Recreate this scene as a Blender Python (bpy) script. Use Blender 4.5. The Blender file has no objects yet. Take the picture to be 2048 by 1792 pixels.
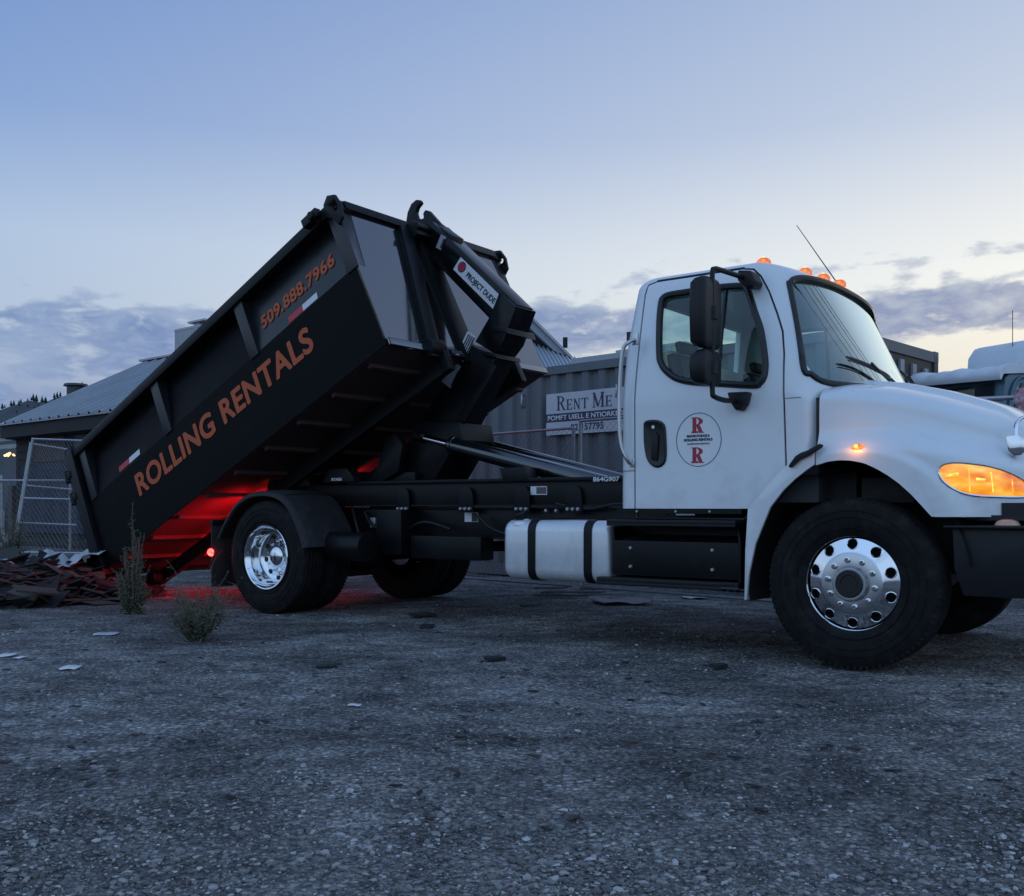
import bpy, bmesh, math, random
import numpy as np
from mathutils import Vector, Matrix
C = bpy.context
S = C.scene
rad = math.radians
random.seed(7); rng = np.random.default_rng(7)

# ------------------------------------------------------------------ camera
CH = 0.98
cd = bpy.data.cameras.new('camera'); cam = bpy.data.objects.new('camera', cd); S.collection.objects.link(cam)
cam.location = (0, 0, CH); cam.rotation_euler = (rad(90), 0, 0)
cd.sensor_width = 36; cd.lens = 36*2150/2194; cd.shift_y = 125/2194; cd.clip_end = 3000; cd.clip_start = .05
S.camera = cam
S.view_settings.view_transform = 'Standard'; S.view_settings.look = 'None'
S.view_settings.exposure = 0; S.view_settings.gamma = 1
S.render.resolution_x = 1024; S.render.resolution_y = 896
S.cycles.max_bounces = 8; S.cycles.transparent_max_bounces = 16

# ------------------------------------------------------------------ node helper
class NT:
    def __init__(s, nt): s.nt = nt
    def n(s, t, **kw):
        nd = s.nt.nodes.new(t)
        for k, v in kw.items():
            if k.startswith('_'): setattr(nd, k[1:], v)
            else: nd.inputs[k.replace('__', ' ')].default_value = v
        return nd
    def l(s, a, b): s.nt.links.new(a, b)
    def math(s, op, a, b=None, clamp=False):
        nd = s.nt.nodes.new('ShaderNodeMath'); nd.operation = op; nd.use_clamp = clamp
        for i, x in enumerate((a, b)):
            if x is None: continue
            if isinstance(x, (int, float)): nd.inputs[i].default_value = x
            else: s.l(x, nd.inputs[i])
        return nd.outputs[0]
    def ramp(s, fac, stops, interp='LINEAR'):
        nd = s.nt.nodes.new('ShaderNodeValToRGB'); cr = nd.color_ramp; cr.interpolation = interp
        while len(cr.elements) < len(stops): cr.elements.new(.5)
        for e, (p, c) in zip(cr.elements, stops):
            e.position = p; e.color = (*c, 1) if len(c) == 3 else c
        if fac is not None: s.l(fac, nd.inputs[0])
        return nd.outputs[0]
    def mix(s, f, a, b, mode='MIX'):
        nd = s.nt.nodes.new('ShaderNodeMix'); nd.data_type = 'RGBA'; nd.blend_type = mode
        for i, x in ((0, f), (6, a), (7, b)):
            if isinstance(x, (int, float)): nd.inputs[i].default_value = x
            elif isinstance(x, tuple): nd.inputs[i].default_value = (*x, 1) if len(x) == 3 else x
            else: s.l(x, nd.inputs[i])
        return nd.outputs[2]
def lin(r, g, b):
    f = lambda c: (c/255/12.92) if c/255 < .04045 else ((c/255+.055)/1.055)**2.4
    return (f(r), f(g), f(b))

# ------------------------------------------------------------------ world: dusk sky with low cloud bands
W = bpy.data.worlds.new("World"); S.world = W; W.use_nodes = True
W.node_tree.nodes.clear(); w = NT(W.node_tree)
geo = w.n('ShaderNodeTexCoord'); sep = w.n('ShaderNodeSeparateXYZ'); w.l(geo.outputs['Generated'], sep.inputs[0])
dx, dy, dz = sep.outputs
el = w.math('DIVIDE', w.math('ARCSINE', dz), rad(90), True)             # 0..1 = 0..90 deg
az = w.math('ARCTAN2', dx, dy)                                           # 0 ahead, + to the right
azn = w.math('ADD', w.math('MULTIPLY', az, 1/rad(56)), .5, True)         # 0 left .. 1 right of the view
e = lambda d: d/90
left = w.ramp(el, [(0, lin(110,130,172)), (e(5), lin(132,152,192)), (e(9), lin(176,193,216)), (e(14), lin(174,195,223)), (e(20), lin(136,165,212)), (e(27), lin(116,148,203)), (e(50), lin(104,134,190)), (1, lin(100,128,184))])
right = w.ramp(el, [(0, lin(200,198,194)), (e(5), lin(232,226,208)), (e(9), lin(242,240,228)), (e(12), lin(242,245,241)), (e(15), lin(230,234,237)), (e(20), lin(196,208,227)), (e(27), lin(172,190,219)), (e(50), lin(114,142,194)), (1, lin(100,128,184))])
sky = w.mix(azn, left, right)
# clouds
cmb = w.n('ShaderNodeCombineXYZ'); w.l(w.math('MULTIPLY', az, 4.5), cmb.inputs[0]); w.l(w.math('MULTIPLY', dz, 22), cmb.inputs[1])
n1 = w.n('ShaderNodeTexNoise', Scale=1.1, Detail=7, Roughness=.56, Distortion=.35); w.l(cmb.outputs[0], n1.inputs['Vector'])
cm2 = w.n('ShaderNodeCombineXYZ'); w.l(w.math('MULTIPLY', az, 26), cm2.inputs[0]); w.l(w.math('MULTIPLY', dz, 58), cm2.inputs[1])
n2 = w.n('ShaderNodeTexNoise', Scale=1.0, Detail=5, Roughness=.55, Distortion=.2); w.l(cm2.outputs[0], n2.inputs['Vector'])
nn = w.math('ADD', w.math('MULTIPLY', n1.outputs[0], .56), w.math('MULTIPLY', n2.outputs[0], .44))
eld = w.math('MULTIPLY', el, 90)
g3 = lambda T: [(p/20, (c,)*3) for p, c in T]
bandl = w.ramp(w.math('DIVIDE', eld, 20), g3([(0,.64),(5,.60),(8,.60),(9.8,.62),(10.8,.50),(12,.38),(14,.2),(16,0)]))
bandr = w.ramp(w.math('DIVIDE', eld, 20), g3([(0,.55),(5,.50),(7.6,.44),(8.6,.56),(9.6,.76),(10.8,.72),(11.5,.50),(12.8,.53),(14.4,.24),(16,0)]))
band = w.mix(w.math('MULTIPLY', azn, 1.5, True), bandl, bandr)
bw = w.n('ShaderNodeRGBToBW'); w.l(band, bw.inputs[0])
cov = w.math('ADD', nn, w.math('MULTIPLY', w.math('SUBTRACT', bw.outputs[0], .5), .75))
mask = w.ramp(cov, [(.50, (0,)*3), (.63, (1,)*3)], 'EASE')
ccol = w.mix(azn, lin(98,126,178), lin(110,133,178))
clit = w.mix(azn, lin(156,178,210), lin(180,191,206))
cshade = w.mix(w.ramp(n2.outputs[0], [(.42, (0,)*3), (.74, (1,)*3)]), ccol, clit)
sky = w.mix(w.math('MULTIPLY', mask, .86), sky, cshade)
# behind the camera: the darker blue half of the dusk sky
back = w.mix(1, w.ramp(el, [(0, lin(124,142,186)), (e(10), lin(158,182,232)), (e(35), lin(140,174,242)), (1, lin(104,132,186))]), (1.50,1.55,1.24), 'MULTIPLY')
sky = w.mix(w.ramp(w.math('ADD', w.math('MULTIPLY', dy, .5), .5), [(.30, (0,)*3), (.72, (1,)*3)]), back, sky)
gnd = w.mix(w.math('LESS_THAN', dz, -.002), sky, lin(50,58,72))
bg = w.n('ShaderNodeBackground', Strength=1.0); w.l(gnd, bg.inputs[0])
nish = w.n('ShaderNodeTexSky'); nish.sky_type = 'NISHITA'; nish.sun_disc = False
nish.sun_elevation = rad(1.5); nish.sun_rotation = rad(35)
bg2 = w.n('ShaderNodeBackground', Strength=.008); w.l(nish.outputs[0], bg2.inputs[0])
ads = w.n('ShaderNodeAddShader'); w.l(bg.outputs[0], ads.inputs[0]); w.l(bg2.outputs[0], ads.inputs[1])
wo = w.n('ShaderNodeOutputWorld'); w.l(ads.outputs[0], wo.inputs[0])
# the last glow of the sun, low ahead on the right
sl = bpy.data.lights.new('sun', 'SUN'); sl.energy = .25; sl.angle = rad(14); sl.color = (1, .86, .7)
so = bpy.data.objects.new('sun', sl); S.collection.objects.link(so)
sd = Vector((math.sin(rad(35)), math.cos(rad(35)), math.tan(rad(4))))
so.rotation_euler = sd.to_track_quat('Z', 'Y').to_euler()

# ------------------------------------------------------------------ materials
MATS = {}
def mat(name, col, rough=.5, metal=0, spec=.5, coat=0, ior=1.5, var=0, vscale=6, col2=None, bump=0, bscale=40, emit=None, es=0, rvar=0, stretch=None):
    if name in MATS: return MATS[name]
    m = bpy.data.materials.new(name); m.use_nodes = True; MATS[name] = m
    t = NT(m.node_tree); p = m.node_tree.nodes['Principled BSDF']
    p.inputs['Base Color'].default_value = (*col, 1); p.inputs['Roughness'].default_value = rough
    p.inputs['Metallic'].default_value = metal; p.inputs['Specular IOR Level'].default_value = spec
    p.inputs['Coat Weight'].default_value = coat; p.inputs['Coat Roughness'].default_value = .04; p.inputs['IOR'].default_value = ior
    tc = None
    def coords():
        c = t.n('ShaderNodeTexCoord'); mp = t.n('ShaderNodeMapping')
        if stretch: mp.inputs['Scale'].default_value = stretch
        t.l(c.outputs['Object'], mp.inputs[0]); return mp.outputs[0]
    if var or rvar or bump: tc = coords()
    if var or rvar:
        n = t.n('ShaderNodeTexNoise', Scale=vscale, Detail=6, Roughness=.6); t.l(tc, n.inputs['Vector'])
        if var:
            c2 = col2 or tuple(x*.5 for x in col)
            f = t.ramp(n.outputs[0], [(.38, (0,)*3), (.68, (1,)*3)])
            t.l(t.mix(t.math('MULTIPLY', f, var), col, c2), p.inputs['Base Color'])
        if rvar: t.l(t.math('ADD', t.math('MULTIPLY', n.outputs[0], rvar), rough-rvar/2), p.inputs['Roughness'])
    if bump:
        n = t.n('ShaderNodeTexNoise', Scale=bscale, Detail=4); t.l(tc, n.inputs['Vector'])
        b = t.n('ShaderNodeBump', Strength=bump, Distance=.01); t.l(n.outputs[0], b.inputs['Height']); t.l(b.outputs[0], p.inputs['Normal'])
    if emit:
        p.inputs['Emission Color'].default_value = (*emit, 1); p.inputs['Emission Strength'].default_value = es
    return m
white = mat('white_paint', (.78,.79,.80), .32, coat=.6, var=.12, vscale=2.2, col2=(.62,.62,.62), rvar=.12)
black = mat('black_paint', (.004,.0045,.006), .40, spec=.22, var=.6, vscale=3, col2=(.010,.010,.010), rvar=.2, bump=.06, bscale=9)
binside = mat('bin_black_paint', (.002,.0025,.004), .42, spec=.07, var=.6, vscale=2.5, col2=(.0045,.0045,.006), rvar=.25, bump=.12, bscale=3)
binpanel = mat('bin_black_sky_lit', (.008,.009,.011), .34, spec=.5, var=.5, vscale=2.5, col2=(.022,.022,.023), rvar=.2, bump=.08, bscale=3)  # lighter copy of the bin's black, reflected sky light put into the colour
gloss = mat('gloss_black_paint', (.006,.007,.009), .10, spec=1.0, ior=1.9, coat=.5, rvar=.1, vscale=3, bump=.10, bscale=1.6)
floorm = mat('bin_floor_steel', (.06,.03,.03), .5, spec=.25, var=.7, vscale=5, col2=(.06,.045,.04), bump=.2, bscale=20)
plastic = mat('black_plastic', (.009,.009,.011), .45, spec=.3, var=.4, vscale=9, col2=(.015,.015,.015))
fend = mat('grey_black_poly', (.016,.0155,.017), .62, spec=.3, var=.6, vscale=5, col2=(.03,.027,.026), bump=.2, bscale=60)
rubber = mat('tyre_rubber', (.007,.007,.008), .75, spec=.2, var=.6, vscale=14, col2=(.017,.015,.014), bump=.15, bscale=80)
gasket = mat('black_gasket', (.008,.008,.009), .4)
chrome = mat('polished_aluminium', (.78,.79,.81), .07, metal=1, rvar=.06, vscale=10)
alu = mat('brushed_aluminium', (.55,.55,.56), .32, metal=1, rvar=.15, vscale=14)
greymetal = mat('galvanised_steel', (.42,.43,.45), .42, metal=.7, var=.4, vscale=12)
tankm = mat('tank_white_paint', (.74,.75,.77), .26, metal=.25, coat=.5, var=.35, vscale=4, col2=(.5,.49,.48), stretch=(1,1,.4))
dark = mat('dark_interior', (.02,.02,.022), .8)
seatm = mat('grey_seat_fabric', (.10,.10,.105), .85, bump=.2, bscale=90)
cabin = mat('grey_cab_trim', (.05,.053,.055), .75)
orange = mat('orange_vinyl', (.52,.105,.035), .55, spec=.3, var=.3, vscale=14, col2=(.38,.08,.03))
redv = mat('red_vinyl', (.5,.02,.03), .45)
whitev = mat('white_vinyl', (.7,.7,.72), .45)
navy = mat('navy_ink', (.02,.03,.075), .5)
blackink = mat('black_ink', (.012,.013,.02), .5)
logored = mat('crimson_ink', (.42,.02,.045), .45)
cylm = mat('gloss_black_cylinder', (.006,.007,.009), .18, spec=.9, coat=.8)
steelrod = mat('chromed_rod', (.8,.8,.82), .08, metal=1)

def wear(m, col, axis=None, lo=0, hi=1, scale=9, thr=(.45,.75), amt=.5, stretch=(1,1,1)):
    """dust, scuffs or rust of a colour of its own over a material, thicker towards one side if axis is given"""
    t = NT(m.node_tree); p = m.node_tree.nodes['Principled BSDF']; inp = p.inputs['Base Color']
    c = t.n('ShaderNodeTexCoord'); mp = t.n('ShaderNodeMapping'); mp.inputs['Scale'].default_value = stretch; t.l(c.outputs['Object'], mp.inputs[0])
    n = t.n('ShaderNodeTexNoise', Scale=scale, Detail=8, Roughness=.68); t.l(mp.outputs[0], n.inputs['Vector'])
    f = n.outputs[0]
    if axis is not None:
        sp = t.n('ShaderNodeSeparateXYZ'); t.l(c.outputs['Object'], sp.inputs[0])
        mr = t.n('ShaderNodeMapRange'); mr.inputs[1].default_value = lo; mr.inputs[2].default_value = hi; mr.inputs[3].default_value = .32; mr.inputs[4].default_value = -.12
        t.l(sp.outputs[axis], mr.inputs[0]); f = t.math('ADD', f, mr.outputs[0])
    k = t.math('MULTIPLY', t.ramp(f, [(thr[0], (0,)*3), (thr[1], (1,)*3)]), amt)
    old = inp.links[0].from_socket if inp.is_linked else tuple(inp.default_value)[:3]
    t.l(t.mix(k, old, col), inp)
wear(white, (.34,.32,.29), 2, .45, 1.5, 6, (.52,.95), .42)
wear(white, (.40,.37,.33), None, 0, 1, 38, (.68,.76), .25)
wear(tankm, (.30,.28,.26), 2, .40, .9, 11, (.55,.9), .3)
wear(binside, (.016,.016,.017), None, 0, 1, 3, (.60,.68), .7, (1,1,7))
wear(binside, (.05,.022,.012), None, 0, 1, 22, (.66,.72), .8)
wear(binpanel, (.035,.035,.037), None, 0, 1, 4, (.58,.68), .6, (1,1,6))
wear(black, (.022,.020,.019), None, 0, 1, 16, (.58,.72), .6)
wear(rubber, (.055,.050,.045), None, 0, 1, 7, (.50,.78), .35)
wear(orange, (.10,.03,.02), None, 0, 1, 30, (.62,.68), .7)
wear(fend, (.06,.056,.052), None, 0, 1, 9, (.5,.75), .5)
def glassmat(name, tint, refl=1.0, gc=(1,1,1)):
    m = bpy.data.materials.new(name); m.use_nodes = True; nt = m.node_tree; nt.nodes.clear(); t = NT(nt)
    tr = t.n('ShaderNodeBsdfTransparent'); tr.inputs[0].default_value = (*tint, 1)
    gl = t.n('ShaderNodeBsdfGlossy', Roughness=.01); gl.inputs[0].default_value = (*gc, 1); fr = t.n('ShaderNodeFresnel', IOR=1.55)
    ms = t.n('ShaderNodeMixShader'); t.l(t.math('MULTIPLY', fr.outputs[0], refl, True), ms.inputs[0]); t.l(tr.outputs[0], ms.inputs[1]); t.l(gl.outputs[0], ms.inputs[2])
    o = t.n('ShaderNodeOutputMaterial'); t.l(ms.outputs[0], o.inputs[0]); return m
glass_side = glassmat('side_glass', (.66,.84,.76), 1.0)
glass_rear = glassmat('rear_glass', (.85,.98,.92), .6)
glass_front = glassmat('windscreen_glass', (.74,.90,.86), 2.6, (.86,1,.98))

def lampmat(name, col, es, base=(.5,.15,.02), scale=30):
    m = bpy.data.materials.new(name); m.use_nodes = True; t = NT(m.node_tree); p = m.node_tree.nodes['Principled BSDF']
    p.inputs['Base Color'].default_value = (*base, 1); p.inputs['Roughness'].default_value = .15; p.inputs['Coat Weight'].default_value = 1
    c = t.n('ShaderNodeTexCoord'); v = t.n('ShaderNodeTexVoronoi', Scale=scale); t.l(c.outputs['Object'], v.inputs['Vector'])
    f = t.ramp(v.outputs['Distance'], [(.1, (1.6,)*3), (.7, (.5,)*3)])
    p.inputs['Emission Strength'].default_value = es
    t.l(t.mix(1, f, col, 'MULTIPLY'), p.inputs['Emission Color']); return m
amber = lampmat('lit_amber_lens', (1,.20,.015), 1.0)
amberhot = lampmat('lit_amber_bulb', (1,.42,.06), 2.6)
redlamp = lampmat('lit_red_lens', (1,.02,.015), 22, (.5,.01,.01))
warm = lampmat('warm_lamp', (1,.62,.25), 2.6, (.5,.4,.2))

# ------------------------------------------------------------------ mesh helpers
class MB:
    def __init__(s): s.v = []; s.f = []; s.m = []; s.mats = []
    def mi(s, m):
        if m not in s.mats: s.mats.append(m)
        return s.mats.index(m)
    def add(s, vs, fs, m):
        o = len(s.v); s.v += [tuple(p) for p in vs]; k = s.mi(m)
        for f in fs: s.f.append([i+o for i in f]); s.m.append(k)
    def box(s, a, b, m, M=None):
        x0, y0, z0 = a; x1, y1, z1 = b
        vs = [Vector(p) for p in ((x0,y0,z0),(x1,y0,z0),(x1,y1,z0),(x0,y1,z0),(x0,y0,z1),(x1,y0,z1),(x1,y1,z1),(x0,y1,z1))]
        if M: vs = [M @ p for p in vs]
        s.add(vs, [(0,3,2,1),(4,5,6,7),(0,1,5,4),(1,2,6,5),(2,3,7,6),(3,0,4,7)], m); return s
    def prism(s, poly, y0, y1, m, M=None):             # poly in (x,z), extruded along y
        n = len(poly); vs = [Vector((p[0], y0, p[1])) for p in poly]+[Vector((p[0], y1, p[1])) for p in poly]
        if M: vs = [M @ p for p in vs]
        s.add(vs, [tuple(range(n)), tuple(range(2*n-1, n-1, -1))]+[(i, i+n, (i+1) % n+n, (i+1) % n) for i in range(n)], m); return s
    def prismz(s, poly, z0, z1, m, M=None):
        n = len(poly); vs = [Vector((p[0], p[1], z0)) for p in poly]+[Vector((p[0], p[1], z1)) for p in poly]
        if M: vs = [M @ p for p in vs]
        s.add(vs, [tuple(range(n-1, -1, -1)), tuple(range(n, 2*n))]+[(i, (i+1) % n, (i+1) % n+n, i+n) for i in range(n)], m); return s
    def tube(s, pts, r, m, n=8, closed=False, cap=True):
        pts = [Vector(p) for p in pts]; N = len(pts); rs = r if isinstance(r, (list, tuple)) else [r]*N
        up = Vector((0,0,1)); vs = []; prev = None
        for i, p in enumerate(pts):
            if closed: t = pts[(i+1) % N]-pts[i-1]
            else: t = pts[min(i+1, N-1)]-pts[max(i-1, 0)]
            t.normalize()
            if prev is None:
                a = t.cross(up)
                if a.length < .05: a = t.cross(Vector((1,0,0)))
            else: a = prev-t*prev.dot(t)
            a.normalize(); prev = a; b = t.cross(a)
            for k in range(n):
                an = 2*math.pi*k/n; vs.append(p+(a*math.cos(an)+b*math.sin(an))*rs[i])
        fs = []
        for i in range(N if closed else N-1):
            j = (i+1) % N
            for k in range(n): fs.append((i*n+k, i*n+(k+1) % n, j*n+(k+1) % n, j*n+k))
        if cap and not closed: fs += [tuple(range(n-1, -1, -1)), tuple(range((N-1)*n, N*n))]
        s.add(vs, fs, m); return s
    def lathe(s, prof, m, c=(0,0,0), n=48, axis='y'):   # prof: (r, h) along axis
        vs = []; c = Vector(c)
        for r, h in prof:
            for k in range(n):
                a = 2*math.pi*k/n; x, z = r*math.cos(a), r*math.sin(a)
                vs.append(c+(Vector((x, h, z)) if axis == 'y' else Vector((x, z, h)) if axis == 'z' else Vector((h, x, z))))
        fs = [(i*n+k, (i+1)*n+k, (i+1)*n+(k+1) % n, i*n+(k+1) % n) for i in range(len(prof)-1) for k in range(n)]
        s.add(vs, fs, m); return s
    def grid(s, P, m, wrap=False):                      # P[i][j] vectors
        R, Q = len(P), len(P[0]); vs = [p for r in P for p in r]
        fs = [(i*Q+j, i*Q+(j+1) % Q, (i+1)*Q+(j+1) % Q, (i+1)*Q+j) for i in range(R-1) for j in range(Q if wrap else Q-1)]
        s.add(vs, fs, m); return s
    def build(s, name, parent=None, smooth=35, bevel=0, recalc=True):
        me = bpy.data.meshes.new(name); me.from_pydata([tuple(p) for p in s.v], [], s.f)
        for m in s.mats: me.materials.append(m)
        me.polygons.foreach_set('material_index', s.m)
        if recalc:
            bm = bmesh.new(); bm.from_mesh(me); bmesh.ops.recalc_face_normals(bm, faces=bm.faces)
            if bevel:
                ed = [e for e in bm.edges if len(e.link_faces) == 2 and e.calc_face_angle(0) > rad(40)]
                bmesh.ops.bevel(bm, geom=ed, offset=bevel, segments=2, profile=.6, affect='EDGES', clamp_overlap=True)
            bm.to_mesh(me); bm.free()
        fin(me, smooth)
        o = bpy.data.objects.new(name, me); S.collection.objects.link(o)
        if parent: o.parent = parent
        return o
def fin(me, smooth=35):
    me.polygons.foreach_set('use_smooth', [bool(smooth)]*len(me.polygons))
    if smooth: me.set_sharp_from_angle(angle=rad(smooth))
    me.update()
def thing(name, label, cat, loc=(0,0,0), rz=0, ry=0, group=None):
    o = bpy.data.objects.new(name, None); S.collection.objects.link(o); o.location = loc; o.rotation_euler = (0, ry, rz)
    o.empty_display_size = .2; tag(o, label, cat, group); return o
def tag(o, label, cat, group=None):
    o['label'] = label; o['category'] = cat
    if group: o['group'] = group
    return o
def struct(o): o['kind'] = 'structure'; return o
def stuff(o): o['kind'] = 'stuff'; return o
def dup(o, parent=None, M=None):
    c = o.copy(); S.collection.objects.link(c)
    if parent: c.parent = parent
    for ch in list(o.children): dup(ch, c)
    return c
def smoothstep(a, b, x):
    t = max(0, min(1, (x-a)/(b-a))); return t*t*(3-2*t)
def interp(x, tab):
    if x <= tab[0][0]: return tab[0][1]
    for (a, p), (b, q) in zip(tab, tab[1:]):
        if x <= b: return p+(q-p)*(x-a)/(b-a)
    return tab[-1][1]
def catmull(pts, k=6, closed=False):
    pts = [Vector(p) for p in pts]; out = []; N = len(pts)
    for i in range(N if closed else N-1):
        g = (lambda j: pts[j % N]) if closed else (lambda j: pts[max(0, min(N-1, j))])
        p0, p1, p2, p3 = g(i-1), g(i), g(i+1), g(i+2)
        for q in range(k):
            t = q/k; out.append(.5*((2*p1)+(-p0+p2)*t+(2*p0-5*p1+4*p2-p3)*t*t+(-p0+3*p1-3*p2+p3)*t**3))
    if not closed: out.append(pts[-1])
    return out
def arc(cx, cz, r, a0, a1, n): return [(cx+r*math.cos(rad(a0+(a1-a0)*i/n)), cz+r*math.sin(rad(a0+(a1-a0)*i/n))) for i in range(n+1)]
def text(body, name, m, parent, size, M, ext=.0015, bold=0, width=None, spacing=1.0, sx=1.0):
    cu = bpy.data.curves.new(name, 'FONT'); cu.body = body; cu.size = size; cu.extrude = ext; cu.space_character = spacing
    to = bpy.data.objects.new(name, cu); S.collection.objects.link(to); dg = C.evaluated_depsgraph_get()
    me = bpy.data.meshes.new_from_object(to.evaluated_get(dg)); bpy.data.objects.remove(to)
    xs = [v.co.x for v in me.vertices]; x0, x1 = min(xs), max(xs)
    k = (width/(x1-x0)) if width else sx
    T0 = M @ Matrix.Diagonal((k, 1, 1, 1)) @ Matrix.Translation((-x0, 0, 0))
    if bold:                                          # heavier strokes: the glyphs laid over themselves with small shifts
        bm = bmesh.new()
        for i, (a, c) in enumerate(((0,0),(1,0),(-1,0),(0,1),(0,-1),(.7,.7),(-.7,.7),(.7,-.7),(-.7,-.7))):
            mm = me.copy(); mm.transform(T0 @ Matrix.Translation((a*bold, c*bold, i*.00006))); bm.from_mesh(mm); bpy.data.meshes.remove(mm)
        bm.to_mesh(me); bm.free()
    else: me.transform(T0)
    me.materials.clear(); me.materials.append(m)
    o = bpy.data.objects.new(name, me); S.collection.objects.link(o)
    if parent: o.parent = parent
    return o
def frame(origin, x, y):                                  # text frame: x = reading direction, y = up
    x = Vector(x).normalized(); y = Vector(y).normalized(); z = x.cross(y).normalized(); y = z.cross(x)
    M = Matrix((x, y, z)).transposed().to_4x4(); M.translation = Vector(origin); return M
def serif(ch, x, y, h, wd, st=.16):
    """polygons of a serif capital at x,y with height h, width wd"""
    P = []; T = h*st; t = h*.055; sf = h*.05
    def V(a, th=T, y0=y, y1=y+h, s0=True, s1=True):
        P.append([(a-th/2, y0), (a+th/2, y0), (a+th/2, y1), (a-th/2, y1)])
        if s0: P.append([(a-th/2-sf*1.6, y0), (a+th/2+sf*1.6, y0), (a+th/2+sf*1.6, y0+t), (a-th/2-sf*1.6, y0+t)])
        if s1: P.append([(a-th/2-sf*1.6, y1-t), (a+th/2+sf*1.6, y1-t), (a+th/2+sf*1.6, y1), (a-th/2-sf*1.6, y1)])
    def D(a0, b0, a1, b1, th): P.append([(a0-th/2, b0), (a0+th/2, b0), (a1+th/2, b1), (a1-th/2, b1)])
    l, r = x+T/2+sf*1.6, x+wd-T/2-sf
    if ch == 'R':
        V(l)
        cx, cy, R = l+T*.3, y+h*.74, h*.26; xr = wd*.62
        o = [(cx+(xr)*math.cos(rad(a)), cy+R*math.sin(rad(a))) for a in range(-90, 91, 15)]
        i = [(cx+(xr-T)*math.cos(rad(a)), cy+(R-t)*math.sin(rad(a))) for a in range(-90, 91, 15)]
        for k in range(len(o)-1): P.append([i[k], o[k], o[k+1], i[k+1]])
        D(l+wd*.3, y+h*.5, x+wd-T*.5, y, T); P.append([(x+wd-T*1.1, y), (x+wd+sf, y), (x+wd+sf, y+t), (x+wd-T*1.1, y+t)])
    elif ch == 'E':
        V(l)
        for yy, q in ((y, 1), (y+h/2-t/2, .8), (y+h-t, .95)): P.append([(l, yy), (x+wd*q, yy), (x+wd*q, yy+t), (l, yy+t)])
        for a, b in ((y, y+h*.22), (y+h*.78, y+h)): P.append([(x+wd-t*1.2, a), (x+wd, a), (x+wd, b), (x+wd-t*1.2, b)])
        P.append([(x+wd*.76, y+h*.38), (x+wd*.82, y+h*.38), (x+wd*.82, y+h*.62), (x+wd*.76, y+h*.62)])
    elif ch == 'N':
        V(l, t*1.3); V(r, t*1.3, s0=False); D(r, y, l, y+h, T)
    elif ch == 'T':
        c = x+wd/2; V(c, s1=False); P.append([(x, y+h-t), (x+wd, y+h-t), (x+wd, y+h), (x, y+h)])
        for a in (x, x+wd-t): P.append([(a, y+h*.76), (a+t, y+h*.76), (a+t, y+h), (a, y+h)])
    elif ch == 'M':
        V(l, t*1.3); V(r, T); c = x+wd/2; D(c, y+h*.05, l, y+h, T); D(c, y+h*.05, r, y+h, t*1.2)
    return P
def polys(name, PP, m, parent, M, th=.0015):
    b = MB()
    for k, p in enumerate(PP):
        n = len(p); z = th+k*.00004
        vs = [M @ Vector((a, c, 0)) for a, c in p]+[M @ Vector((a, c, z)) for a, c in p]
        b.add(vs, [tuple(range(n-1, -1, -1)), tuple(range(n, 2*n))]+[(i, (i+1) % n, (i+1) % n+n, i+n) for i in range(n)], m)
    return b.build(name, parent, smooth=0)
def boolean(o, cut, op='DIFFERENCE'):
    md = o.modifiers.new('b', 'BOOLEAN'); md.object = cut; md.operation = op; md.solver = 'EXACT'
    dg = C.evaluated_depsgraph_get(); dg.update()
    me = bpy.data.meshes.new_from_object(o.evaluated_get(dg)); o.modifiers.clear(); o.data = me
def kill(o): bpy.data.objects.remove(o)
def at(px, py, Z): return Vector(((px-1097)/2150*Z, Z, CH-(py-1085)/2150*Z))

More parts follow.
